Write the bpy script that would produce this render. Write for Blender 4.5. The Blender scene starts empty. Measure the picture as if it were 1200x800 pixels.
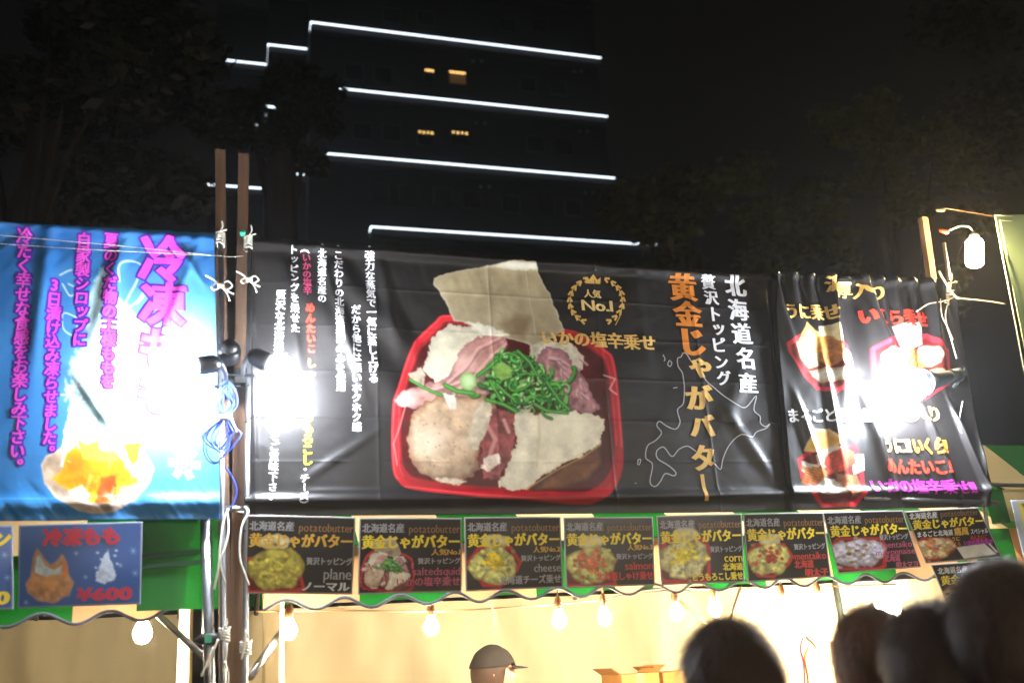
import bpy, bmesh, math, random
import numpy as np
from mathutils import Vector, Matrix
random.seed(7)
SC = bpy.context.scene
COL = SC.collection
R = math.radians

# ------------------------------------------------------------------ camera
F = 1080.0                                   # focal length in pixels of a 1200 x 800 frame
CAM = np.array((0.0, -3.586, 1.6))           # stall front is the plane y = 0, x runs along it, z up
def _n(v):
    v = np.array(v, float); return v / np.linalg.norm(v)
_dx = _n((3400, -140, -F))
_dz = np.array((-200, 3100, -F), float); _dz = _n(_dz - _dz.dot(_dx) * _dx)
_dy = np.cross(_dz, _dx)
ROT = np.array([_dx, _dy, _dz])              # camera vector -> world vector
def at(px, py, y=0.0):
    """world point on the vertical plane y, seen at that pixel of the photograph"""
    r = ROT @ np.array((px - 600.0, 400.0 - py, -F)); t = (y - CAM[1]) / r[1]
    return CAM + r * t
def atd(px, py, d):
    r = ROT @ _n((px - 600.0, 400.0 - py, -F)); return CAM + r * d
def proj(x, y, z):
    q = np.stack([x - CAM[0], y - CAM[1], z - CAM[2]], -1) @ ROT
    return 600 + F * q[..., 0] / -q[..., 2], 400 - F * q[..., 1] / -q[..., 2]
cam = bpy.data.cameras.new('camera'); co = bpy.data.objects.new('camera', cam); COL.objects.link(co)
M4 = Matrix([list(ROT[0]) + [CAM[0]], list(ROT[1]) + [CAM[1]], list(ROT[2]) + [CAM[2]], [0, 0, 0, 1]])
co.matrix_world = M4
cam.sensor_width = 36; cam.lens = 36 * F / 1200
cam.clip_start = 0.05; cam.clip_end = 1500
cam.dof.use_dof = True; cam.dof.focus_distance = 4.8; cam.dof.aperture_fstop = 1.7
SC.camera = co

# ------------------------------------------------------------------ world, weak sky light, exposure
w = bpy.data.worlds.new('World'); SC.world = w; w.use_nodes = True
w.node_tree.nodes['Background'].inputs[0].default_value = (0.0022, 0.0021, 0.0020, 1)
w.node_tree.nodes['Background'].inputs[1].default_value = 1.0
sun = bpy.data.lights.new('sun', 'SUN'); sun.energy = 0.03; sun.angle = R(25); sun.color = (1.0, 0.93, 0.84)
so = bpy.data.objects.new('sun', sun); COL.objects.link(so); so.rotation_euler = (R(62), 0, R(-24))
SC.view_settings.view_transform = 'Standard'; SC.view_settings.look = 'None'
SC.view_settings.exposure = 0.0; SC.view_settings.gamma = 1.0
SC.cycles.use_denoising = True; SC.cycles.max_bounces = 6; SC.cycles.sample_clamp_indirect = 4.0

# ------------------------------------------------------------------ helpers
def lin(c):
    c = np.asarray(c, float) / 255.0
    return np.where(c <= 0.04045, c / 12.92, ((c + 0.055) / 1.055) ** 2.4)
MATS = {}
def mat(name, rgb=(128, 128, 128), rough=0.6, metal=0.0, noise=0.0, nscale=20.0, bump=0.0, spec=0.5, attr=None,
        emit=None, estr=0.0, trans=0.0, stretch=(1, 1, 1), sub=0.0, coat=0.0):
    if name in MATS: return MATS[name]
    m = bpy.data.materials.new(name); m.use_nodes = True; nt = m.node_tree; b = nt.nodes['Principled BSDF']
    L = nt.links.new
    b.inputs['Roughness'].default_value = rough; b.inputs['Metallic'].default_value = metal
    b.inputs['Specular IOR Level'].default_value = spec; b.inputs['Coat Weight'].default_value = coat
    b.inputs['Coat Roughness'].default_value = 0.12
    c = tuple(lin(rgb)) + (1,)
    b.inputs['Base Color'].default_value = c
    src = None
    if attr:
        a = nt.nodes.new('ShaderNodeAttribute'); a.attribute_name = attr; src = a.outputs['Color']
        L(src, b.inputs['Base Color'])
    if noise or bump:
        tc = nt.nodes.new('ShaderNodeTexCoord'); mp = nt.nodes.new('ShaderNodeMapping'); mp.inputs['Scale'].default_value = stretch
        L(tc.outputs['Object'], mp.inputs['Vector'])
        n = nt.nodes.new('ShaderNodeTexNoise'); n.inputs['Scale'].default_value = nscale; n.inputs['Detail'].default_value = 5
        L(mp.outputs['Vector'], n.inputs['Vector'])
        if noise:
            mr = nt.nodes.new('ShaderNodeMapRange'); mr.inputs['From Min'].default_value = 0.25; mr.inputs['From Max'].default_value = 0.75
            mr.inputs['To Min'].default_value = 1 - noise; mr.inputs['To Max'].default_value = 1 + noise
            L(n.outputs['Fac'], mr.inputs['Value'])
            mx = nt.nodes.new('ShaderNodeMix'); mx.data_type = 'RGBA'; mx.blend_type = 'MULTIPLY'; mx.inputs[0].default_value = 1
            if src: L(src, mx.inputs['A'])
            else: mx.inputs['A'].default_value = c
            L(mr.outputs['Result'], mx.inputs['B']); L(mx.outputs['Result'], b.inputs['Base Color'])
            mr2 = nt.nodes.new('ShaderNodeMapRange'); mr2.inputs['To Min'].default_value = max(0, rough - .12); mr2.inputs['To Max'].default_value = min(1, rough + .12)
            L(n.outputs['Fac'], mr2.inputs['Value']); L(mr2.outputs['Result'], b.inputs['Roughness'])
        if bump:
            bp = nt.nodes.new('ShaderNodeBump'); bp.inputs['Strength'].default_value = bump; bp.inputs['Distance'].default_value = 0.01
            L(n.outputs['Fac'], bp.inputs['Height']); L(bp.outputs['Normal'], b.inputs['Normal'])
    if emit:
        b.inputs['Emission Color'].default_value = tuple(lin(emit)) + (1,); b.inputs['Emission Strength'].default_value = estr
    if trans:      # thin cloth that lets some light through
        out = nt.nodes['Material Output']; tr = nt.nodes.new('ShaderNodeBsdfTranslucent'); tr.inputs[0].default_value = c
        ms = nt.nodes.new('ShaderNodeMixShader'); ms.inputs[0].default_value = trans
        L(b.outputs[0], ms.inputs[1]); L(tr.outputs[0], ms.inputs[2]); L(ms.outputs[0], out.inputs['Surface'])
    MATS[name] = m; return m

def link(name, me, m=None, parent=None, loc=None):
    o = bpy.data.objects.new(name, me); COL.objects.link(o)
    if m is not None and me is not None: me.materials.append(m)
    if parent is not None:
        o.parent = parent
        o.matrix_parent_inverse = Matrix.Translation(-Vector(parent.location)) if parent.type == 'EMPTY' else Matrix()
    if loc is not None: o.location = loc
    return o
def tag(o, label=None, cat=None, group=None, kind=None):
    if label: o['label'] = label
    if cat: o['category'] = cat
    if group: o['group'] = group
    if kind: o['kind'] = kind
    return o
def thing(name, loc, label, cat, group=None):
    o = bpy.data.objects.new(name, None); COL.objects.link(o); o.location = tuple(loc); o.empty_display_size = .05
    return tag(o, label, cat, group)
def mesh(name, v, f, smooth=False):
    me = bpy.data.meshes.new(name); me.from_pydata([tuple(map(float, p)) for p in v], [], [tuple(map(int, q)) for q in f]); me.update()
    if smooth: me.shade_smooth()
    return me
class MB:
    """collects boxes, tubes and lathes; build() links them as one mesh"""
    def __init__(s): s.v = []; s.f = []
    def add(s, v, f):
        k = len(s.v); s.v += [tuple(map(float, p)) for p in v]; s.f += [tuple(i + k for i in q) for q in f]; return s
    def box(s, a, b):
        (x0, y0, z0), (x1, y1, z1) = a, b
        v = [(x, y, z) for x in (x0, x1) for y in (y0, y1) for z in (z0, z1)]
        return s.add(v, [(0, 1, 3, 2), (4, 6, 7, 5), (0, 4, 5, 1), (2, 3, 7, 6), (0, 2, 6, 4), (1, 5, 7, 3)])
    def bar(s, p, q, w, d=None, side=(0, 1, 0)):
        d = d or w; p = Vector(p); q = Vector(q); t = (q - p).normalized(); sd = Vector(side)
        a = t.cross(sd).normalized() * (w / 2); b = t.cross(a).normalized() * (d / 2)
        v = []
        for c in (p, q):
            for k, l in ((-1, -1), (1, -1), (1, 1), (-1, 1)): v.append(c + a * k + b * l)
        return s.add(v, [(3, 2, 1, 0), (4, 5, 6, 7), (0, 1, 5, 4), (1, 2, 6, 5), (2, 3, 7, 6), (3, 0, 4, 7)])
    def tube(s, pts, r, n=8, cap=True):
        pts = [Vector(p) for p in pts]; rs = r if isinstance(r, (list, tuple)) else [r] * len(pts)
        v = []; up = None
        for i, p in enumerate(pts):
            t = (pts[min(i + 1, len(pts) - 1)] - pts[max(i - 1, 0)])
            if t.length < 1e-9: t = Vector((0, 0, 1))
            t.normalize()
            if up is None:
                up = t.cross(Vector((0.31, 0.9, 0.2))).normalized()
            up = (up - t * up.dot(t)).normalized(); w2 = t.cross(up)
            for k in range(n):
                a = 2 * math.pi * k / n; v.append(p + (up * math.cos(a) + w2 * math.sin(a)) * rs[i])
        f = [(i * n + k, i * n + (k + 1) % n, (i + 1) * n + (k + 1) % n, (i + 1) * n + k) for i in range(len(pts) - 1) for k in range(n)]
        if cap: f += [tuple(range(n))[::-1], tuple((len(pts) - 1) * n + k for k in range(n))]
        return s.add(v, f)
    def lathe(s, prof, o, axis=(0, 0, 1), n=16):
        ax = Vector(axis).normalized(); a = ax.orthogonal().normalized(); b = ax.cross(a); o = Vector(o); v = []
        for r, h in prof:
            for k in range(n):
                t = 2 * math.pi * k / n; v.append(o + ax * h + (a * math.cos(t) + b * math.sin(t)) * max(r, 1e-4))
        m = len(prof)
        f = [(i * n + k, i * n + (k + 1) % n, (i + 1) * n + (k + 1) % n, (i + 1) * n + k) for i in range(m - 1) for k in range(n)]
        f += [tuple(range(n))[::-1], tuple((m - 1) * n + k for k in range(n))]
        return s.add(v, f)
    def build(s, name, m, parent=None, smooth=False):
        return link(name, mesh(name, s.v, s.f, smooth), m, parent)
def spline(pts, k=8):
    """Catmull-Rom through the points"""
    p = [np.array(q, float) for q in pts]; p = [2 * p[0] - p[1]] + p + [2 * p[-1] - p[-2]]; out = []
    for i in range(1, len(p) - 2):
        for j in range(k):
            t = j / k
            out.append(0.5 * ((2 * p[i]) + (-p[i - 1] + p[i + 1]) * t + (2 * p[i - 1] - 5 * p[i] + 4 * p[i + 1] - p[i + 2]) * t * t + (-p[i - 1] + 3 * p[i] - 3 * p[i + 1] + p[i + 2]) * t ** 3))
    return out + [p[-2]]
# smooth value noise for cloth relief and printed pictures
_tab = np.random.RandomState(3).rand(256, 256)
def vn(x, y, s=0):
    x = np.asarray(x, float) + s * 17.3; y = np.asarray(y, float) + s * 31.7
    i = np.floor(x).astype(int); j = np.floor(y).astype(int); u = x - i; v = y - j
    u = u * u * (3 - 2 * u); v = v * v * (3 - 2 * v); g = lambda a, b: _tab[a % 256, b % 256]
    return (g(i, j) * (1 - u) + g(i + 1, j) * u) * (1 - v) + (g(i, j + 1) * (1 - u) + g(i + 1, j + 1) * u) * v
def fbm(x, y, s=0, o=4):
    r = 0; a = 0.5
    for k in range(o): r = r + a * (vn(x * 2 ** k, y * 2 ** k, s + k) - .5); a *= .5
    return r * 2

# ------------------------------------------------------------------ printing: pictures painted per vertex, lettering as thin raised glyphs
class Paint:
    def __init__(s, X, Y, base):
        s.X = X; s.Y = Y; s.c = np.empty(X.shape + (3,)); s.c[:] = base
    def mix(s, m, col):
        m = np.clip(m, 0, 1)[..., None]; s.c = s.c * (1 - m) + np.asarray(col, float) * m
    def poly(s, pts, col, soft=1.0, nz=0.0, ns=12.0, seed=0, rough=0.0, edge=None, grad=None, alpha=1.0, ew=5.0, hi=None):
        P = np.array(pts, float); X, Y = s.X, s.Y
        pad = soft * 2 + rough * 3 + 3
        sel = (X > P[:, 0].min() - pad) & (X < P[:, 0].max() + pad) & (Y > P[:, 1].min() - pad) & (Y < P[:, 1].max() + pad)
        if not sel.any(): return
        x = X[sel]; y = Y[sel]
        if rough: xo = x + rough * 2 * fbm(x / 7, y / 7, seed + 5); yo = y + rough * 2 * fbm(x / 7, y / 7, seed + 9)
        else: xo, yo = x, y
        d = np.full(x.shape, 1e9); ins = np.zeros(x.shape, bool)
        for (ax, ay), (bx, by) in zip(P, np.roll(P, -1, 0)):
            ex, ey = bx - ax, by - ay; t = np.clip(((xo - ax) * ex + (yo - ay) * ey) / (ex * ex + ey * ey + 1e-9), 0, 1)
            d = np.minimum(d, np.hypot(xo - ax - t * ex, yo - ay - t * ey))
            cr = ((ay > yo) != (by > yo)); ins ^= cr & (xo < (bx - ax) * (yo - ay) / ((by - ay) if by != ay else 1e-9) + ax)
        sd = np.where(ins, d, -d); m = np.clip(sd / soft + .5, 0, 1) * alpha
        c = np.empty(x.shape + (3,)); c[:] = col
        if grad is not None:
            gx, gy, k = grad; q = ((x - P[:, 0].mean()) * gx + (y - P[:, 1].mean()) * gy); c *= (1 + k * np.clip(q / max(np.ptp(P[:, 0]), np.ptp(P[:, 1])) * 2, -1, 1))[..., None]
        if nz: c *= (1 + nz * fbm(x / ns, y / ns, seed))[..., None] + nz * .13 * fbm(x / 2.6, y / 2.6, seed + 3)[..., None]
        if edge is not None:
            e = np.clip(1 - sd / ew, 0, 1)[..., None] * .75; c = c * (1 - e) + np.array(edge, float) * e
        if hi is not None:
            hx, hy, hr, hc = hi; e = np.exp(-((x - hx) ** 2 + (y - hy) ** 2) / hr ** 2)[..., None] * .7; c = c * (1 - e) + np.array(hc, float) * e
        m = m[..., None]; s.c[sel] = s.c[sel] * (1 - m) + np.clip(c, 0, 255) * m
    def line(s, pts, wd, col, soft=1.0, alpha=1.0, hi=None):
        P = np.array(pts, float); X, Y = s.X, s.Y; pad = wd + soft + 2
        sel = (X > P[:, 0].min() - pad) & (X < P[:, 0].max() + pad) & (Y > P[:, 1].min() - pad) & (Y < P[:, 1].max() + pad)
        if not sel.any(): return
        x = X[sel]; y = Y[sel]; d = np.full(x.shape, 1e9)
        for (ax, ay), (bx, by) in zip(P[:-1], P[1:]):
            ex, ey = bx - ax, by - ay; t = np.clip(((x - ax) * ex + (y - ay) * ey) / (ex * ex + ey * ey + 1e-9), 0, 1)
            d = np.minimum(d, np.hypot(x - ax - t * ex, y - ay - t * ey))
        m = (np.clip((wd / 2 - d) / soft + .5, 0, 1) * alpha)[..., None]
        c = np.empty(x.shape + (3,)); c[:] = col
        if hi is not None:
            e = np.clip(1 - d / (wd * .22), 0, 1)[..., None]; c = c * (1 - e) + np.array(hi, float) * e
        s.c[sel] = s.c[sel] * (1 - m) + c * m

GL = {}
_fc = bpy.data.curves.new('glyph_source', 'FONT'); _fo = bpy.data.objects.new('glyph_source', _fc); COL.objects.link(_fo); _fc.resolution_u = 3
def glyph(ch):
    if ch not in GL:
        _fc.body = ch; bpy.context.view_layer.update()
        ev = _fo.evaluated_get(bpy.context.evaluated_depsgraph_get()); me = ev.to_mesh()
        v = np.array([(p.co.x, p.co.y) for p in me.vertices]).reshape(-1, 2); f = []
        for p in me.polygons:
            q = list(p.vertices); a = sum(v[q[i]][0] * v[q[(i + 1) % len(q)]][1] - v[q[(i + 1) % len(q)]][0] * v[q[i]][1] for i in range(len(q)))
            f.append(q if a > 0 else q[::-1])
        nrm = np.zeros_like(v); es = {}
        for q in f:
            for i in range(len(q)): es[(q[i], q[(i + 1) % len(q)])] = 1
        for (a, b) in es:
            if (b, a) not in es:
                d = v[b] - v[a]; l = np.hypot(*d) + 1e-9; nn = np.array((d[1], -d[0])) / l; nrm[a] += nn; nrm[b] += nn
        l = np.hypot(nrm[:, 0], nrm[:, 1])[:, None] + 1e-9; nrm = nrm / l * np.minimum(1.25, 2 / np.maximum(l, .9))
        GL[ch] = (v, f, nrm); ev.to_mesh_clear()
    return GL[ch]
SMALL = 'ッャュョゃゅょっ'
def letters(surf, parent, m, items, off=0.0015, wt=(.03, .012), name='lettering', label=None, sub=.014):
    """items: (char, cx, cy, w_px, h_px, rot) in photo pixels; surf(x, z) -> y of the cloth"""
    V = []; Fc = []
    for ch, cx, cy, wpx, hpx, rot in items:
        if ch == ' ': continue
        v, f, nr = glyph(ch); g = v + nr * np.array(wt)
        cj = ord(ch) > 0x2000
        if cj: g = g - np.array((.5, .38))
        else: g = g - np.array(((v[:, 0].min() + v[:, 0].max()) / 2, .35))
        if rot: g = np.stack([g[:, 1], -g[:, 0]], 1)
        y0 = 0.0; o = at(cx, cy, YS[0]); a = at(cx + 1, cy, YS[0]); b = at(cx, cy - 1, YS[0])
        sx = np.hypot(a[0] - o[0], a[2] - o[2]); sz = np.hypot(b[0] - o[0], b[2] - o[2])
        dr = TILT[0]; c_, s_ = math.cos(dr), math.sin(dr)
        gx = g[:, 0] * wpx * sx; gz = g[:, 1] * hpx * sz
        X = o[0] + gx * c_ - gz * s_; Z = o[2] + gx * s_ + gz * c_
        k = len(V); V += list(zip(X, Z)); Fc += [[i + k for i in q] for q in f]
    bm = bmesh.new(); vs = [bm.verts.new((x, 0, z)) for x, z in V]
    for q in Fc:
        try: bm.faces.new([vs[i] for i in q])
        except ValueError: pass
    if off > .005: sub = .007
    for _ in range(4):
        le = [e for e in bm.edges if e.calc_length() > sub]
        if not le: break
        bmesh.ops.subdivide_edges(bm, edges=le, cuts=1); bmesh.ops.triangulate(bm, faces=bm.faces)
    me = bpy.data.meshes.new(name); bm.to_mesh(me); bm.free()
    P = np.zeros(len(me.vertices) * 3); me.vertices.foreach_get('co', P); P = P.reshape(-1, 3)
    P[:, 1] = surf(P[:, 0], P[:, 2]) - off; me.vertices.foreach_set('co', P.ravel()); me.update()
    # faces look towards the street
    for p in me.polygons:
        pass
    o = link(name, me, m, parent)
    if label: o['label'] = label
    return o
YS = [0.0]; TILT = [0.0]
def vcol(text, x0, y0, x1, y1, size):
    """a vertical column: first and last glyph centres"""
    n = len(text); out = []
    for i, ch in enumerate(text):
        t = i / max(1, n - 1); x = x0 + (x1 - x0) * t; y = y0 + (y1 - y0) * t; k = 1.0
        if ch in SMALL: k = 1.0; x += size * .1; y -= size * .1
        if ch in '。、': x += size * .55; y -= size * .5
        out.append((ch, x, y, size * k, size * k, ch in 'ー（）()'))
    return out
def hrow(text, x0, y0, x1, y1, h, latin=False, slim=1.0):
    """a horizontal row fitted between two x positions"""
    adv = []
    for ch in text:
        if ord(ch) > 0x2000 and ch != '!': adv.append(1.0)
        elif ch == ' ': adv.append(.35)
        else:
            v = glyph(ch)[0]; adv.append((v[:, 0].max() - v[:, 0].min()) + .09)
    tot = sum(adv); wpx = (abs(x1 - x0)) / tot; out = []; c = 0
    for ch, a in zip(text, adv):
        t = (c + a / 2) / tot; c += a
        out.append((ch, x0 + (x1 - x0) * t, y0 + (y1 - y0) * t, wpx * slim, h, False))
    return out

class Sheet:
    """hanging cloth or card: four corner pixels (TL, TR, BR, BL) on the plane y, relief function, vertex colours"""
    def __init__(s, corners, y=0.0, step=.0035, relief=None):
        s.y = y; P = [at(cx, cy, y) for cx, cy in corners]; P = [np.array((p[0], p[2])) for p in P]
        W = (np.linalg.norm(P[1] - P[0]) + np.linalg.norm(P[2] - P[3])) / 2; H = (np.linalg.norm(P[3] - P[0]) + np.linalg.norm(P[2] - P[1])) / 2
        s.nu = max(2, int(W / step)); s.nv = max(2, int(H / step)); s.W, s.H = W, H
        U, V = np.meshgrid(np.linspace(0, 1, s.nu + 1), np.linspace(0, 1, s.nv + 1))
        s.U, s.V = U, V
        q = (P[0][None, None] * ((1 - U) * (1 - V))[..., None] + P[1] * (U * (1 - V))[..., None] + P[2] * (U * V)[..., None] + P[3] * ((1 - U) * V)[..., None])
        s.x, s.z = q[..., 0], q[..., 1]; s.relief = relief or (lambda x, z: np.zeros_like(x)); s.P = P
        s.px, s.py = proj(s.x, np.full_like(s.x, y), s.z)
    def surf(s, x, z): return s.y + s.relief(x, z)
    def edge(s, dx, dz): s.x = s.x + dx; s.z = s.z + dz
    def build(s, name, colors, m, parent=None, thick=0.0):
        nu, nv = s.nu + 1, s.nv + 1; Y = s.surf(s.x, s.z)
        co = np.stack([s.x, Y, s.z], -1).reshape(-1, 3); n = len(co)
        i = np.arange((nv - 1) * nu).reshape(nv - 1, nu)[:, :-1].ravel()
        f = np.stack([i, i + nu, i + nu + 1, i + 1], 1)
        cc = lin(colors.reshape(-1, 3))
        if thick:     # a real back face and edges, laid a little behind
            b = np.concatenate([np.arange(nu), np.arange(nv) * nu + nu - 1, (nv - 1) * nu + np.arange(nu)[::-1], (np.arange(nv) * nu)[::-1]])
            back = co[b] + np.array((0, thick, 0)); k = n + np.arange(len(b)); co = np.concatenate([co, back])
            j = np.arange(len(b) - 1); f = np.concatenate([f, np.stack([b[j], b[j + 1], k[j + 1], k[j]], 1)])
            cc = np.concatenate([cc, cc[b]])
        me = bpy.data.meshes.new(name); me.vertices.add(len(co)); me.vertices.foreach_set('co', co.ravel())
        me.loops.add(len(f) * 4); me.loops.foreach_set('vertex_index', f.ravel().astype(np.int32))
        me.polygons.add(len(f)); me.polygons.foreach_set('loop_start', np.arange(0, len(f) * 4, 4, dtype=np.int32))
        me.update(); me.shade_smooth()
        a = me.color_attributes.new('print', 'FLOAT_COLOR', 'POINT'); a.data.foreach_set('color', np.concatenate([cc, np.ones((len(cc), 1))], 1).ravel())
        return link(name, me, m, parent)

M_vinyl = mat('printed_vinyl', attr='print', rough=.42, spec=.4, bump=.05, noise=.05, nscale=90)
M_card = mat('laminated_card', attr='print', rough=.3, spec=.5, coat=.3)
def ink(name, rgb, rough=.42): return mat('ink_' + name, rgb, rough=rough, noise=.06, nscale=60)
I_white = ink('white', (225, 225, 228)); I_grey = ink('grey', (160, 158, 160)); I_gold = ink('gold', (212, 170, 90)); I_yel = ink('yellow', (240, 222, 40))
I_red = ink('red', (226, 50, 32)); I_or = ink('orange', (208, 124, 40)); I_pink = ink('magenta', (206, 64, 180)); I_pur = ink('purple', (66, 34, 150))
I_rose = ink('rose', (190, 70, 110)); I_vio = ink('violet', (190, 40, 170)); I_brn = ink('bronze', (150, 104, 48)); I_dk = ink('dark', (22, 16, 14))
I_pale = ink('pale_gold', (226, 196, 128)); I_crim = ink('crimson', (190, 30, 60)); I_green = ink('leaf', (50, 140, 40))


# ================================================================== SETTING: ground, building, trees
g = MB(); N = 40; vs = []
for i in range(N + 1):
    for j in range(N + 1):
        x = (i / N * 2 - 1); y = (j / N * 2 - 1); x = 600 * x * abs(x) ** 2; y = 600 * y * abs(y) ** 2
        vs.append((x, y, .02 * float(fbm(x * .6, y * .6, 1)) if abs(x) + abs(y) < 60 else 0))
g.add(vs, [(i * (N + 1) + j, (i + 1) * (N + 1) + j, (i + 1) * (N + 1) + j + 1, i * (N + 1) + j + 1) for i in range(N) for j in range(N)])
tag(g.build('ground', mat('trodden_ground', (78, 70, 60), rough=.95, noise=.25, nscale=6, bump=.4)), kind='structure')

BY = 46.0                                     # the tower stands about fifty metres off
def B(px, py, y=BY): return at(px, py, y)
M_wall = mat('tower_wall', (20, 21, 22), rough=.6, noise=.12, nscale=.6); M_led = mat('led_strip', (255, 255, 255), emit=(228, 242, 255), estr=3.0)
M_glass = mat('dark_window', (16, 18, 20), rough=.12, spec=.6); M_cur = mat('lit_curtain', (120, 84, 50), rough=.9, emit=(200, 150, 90), estr=.08, noise=.5, nscale=5, stretch=(6, 1, .1))
M_spark = mat('curtain_lamp', (255, 220, 160), emit=(255, 204, 120), estr=2.2); M_frame = mat('window_frame', (40, 42, 42), rough=.5)
tw = thing('tower_block', (B(706, 200)[0], BY, 0), 'dark tower block with white light lines along every floor edge behind the stalls', 'building')
lev = [B(704, 69.4)[2], B(710, 138)[2], B(717.4, 209.4)[2], B(722, 285)[2]]
fh = (lev[0] - lev[3]) / 3; xr = B(707, 100)[0]; xl1 = B(365, 28)[0]; xl4 = B(436, 266)[0]
s1 = at(313, 56, BY + 2.8)[0]; s0 = at(247, 72, BY + 5.0)[0]
def slab(mb, z0, z1, x0, x1, y0, y1): mb.box((x0, y0, z0), (x1, y1, z1))
body = MB(); slab(body, 0, lev[0] + 14, xl1, xr, BY + .6, BY + 16); slab(body, 0, lev[0] + 9, s1, xl1 - .01, BY + 3.4, BY + 16.2); slab(body, 0, lev[0] + 5, s0, s1 - .01, BY + 5.6, BY + 16.4)
body.build('wall', M_wall, tw)
for k in range(-2, 5):
    z = lev[0] - fh * k; lit = 0 <= k <= 3; x1 = xr if k != 3 else at(768, 286, BY)[0]; x0 = xl4 if k >= 3 else xl1
    ledge = MB(); slab(ledge, z - .5, z - .12, x0, x1, BY, BY + .58); 
    if k < 3: slab(ledge, z - .5, z - .12, s1, xl1 - .02, BY + 2.8, BY + 3.3); slab(ledge, z - .5, z - .12, s0, s1 - .02, BY + 5.0, BY + 5.5); slab(ledge, z - .5, z - .12, xl1 - .06, xl1 - .02, BY + .6, BY + 2.8); slab(ledge, z - .5, z - .12, s1 - .06, s1 - .02, BY + 2.7, BY + 5.0)
    ledge.build('ledge', M_wall, tw)
    if lit:
        h = .07
        def led(a, b): q = MB(); q.bar(a, b, h, side=(0, 0, 1)); q.build('led_strip', M_led, tw)
        yl = BY - .1
        led((x0, yl, z), (x1, yl, z))
        led((x0, yl, z), (x0, BY + (2.0 if k < 3 else 1.1), z))
        if k < 3:
            led((s1, BY + 2.7, z), (x0 - .02, BY + 2.7, z)); led((s1, BY + 2.7, z), (s1, BY + 4.9, z)); led((s0, BY + 4.9, z), (s1 - .02, BY + 4.9, z))
            if k == 0: led((s0 - .06, BY + 5.1, z - 3.2), (s0 - .06, BY + 5.1, z))
# windows, one part each with its glass
def window(px, py, wd, ht, kind='dark'):
    c = B(px, py, BY + .55); x, z = c[0], c[2]
    f = MB(); y0, y1 = BY + .48, BY + .6
    for a, b in (((x - wd / 2, y0, z - ht / 2), (x - wd / 2 + .07, y1, z + ht / 2)), ((x + wd / 2 - .07, y0, z - ht / 2), (x + wd / 2, y1, z + ht / 2)), ((x - wd / 2 + .07, y0, z + ht / 2 - .07), (x + wd / 2 - .07, y1, z + ht / 2)), ((x - wd / 2 + .07, y0, z - ht / 2), (x + wd / 2 - .07, y1, z - ht / 2 + .07))): f.box(a, b)
    fo = f.build('window', M_frame, tw)
    p = MB(); p.box((x - wd / 2 + .08, BY + .53, z - ht / 2 + .08), (x + wd / 2 - .08, BY + .57, z + ht / 2 - .08)); p.build('pane', M_glass if kind != 'lit' else M_cur, fo)
    if kind != 'dark':
        q = MB(); n = 7 if kind == 'lit' else 4
        for i in range(n): t = (i + .5) / n * 2 - 1; q.box((x + t * wd * .45 - .06, BY + .45, z + ht / 2 - .2 - .03 * (i % 2)), (x + t * wd * .45 + .06, BY + .5, z + ht / 2 - .1))
        q.build('curtain_light', M_spark, fo)
window(537, 89, 1.25, 1.1, 'lit'); window(504, 86, .7, 1.1, 'row'); window(540, 160, 1.3, 1.1, 'row'); window(500, 159, 1.2, 1.1, 'row')
for dx_, dy_ in ((619, 98), (654, 102), (632, 30), (596, 28), (628, 168), (662, 172), (640, 240), (672, 243), (600, 238), (450, 84), (416, 80), (460, 152), (426, 150), (446, 222), (480, 224), (520, 228), (554, 232), (300 + 160, 14), (500, 18)):
    window(dx_, dy_, 1.25, 1.25)
for wx, wy in ((555, 70), (565, 70), (673, 84), (681, 84), (559, 142), (569, 143), (679, 154), (688, 154), (564, 217), (574, 217), (686, 226), (695, 226)):
    c = B(wx, wy, BY + .5); q = MB(); q.lathe([(.11, 0), (.11, .05), (.08, .1)], (c[0], BY + .5, c[2]), (0, -1, 0), 10); q.build('vent_cap', mat('vent_cap', (120, 124, 124), rough=.4), tw)

tw.rotation_euler = (0, 0, R(-1.6))
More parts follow.
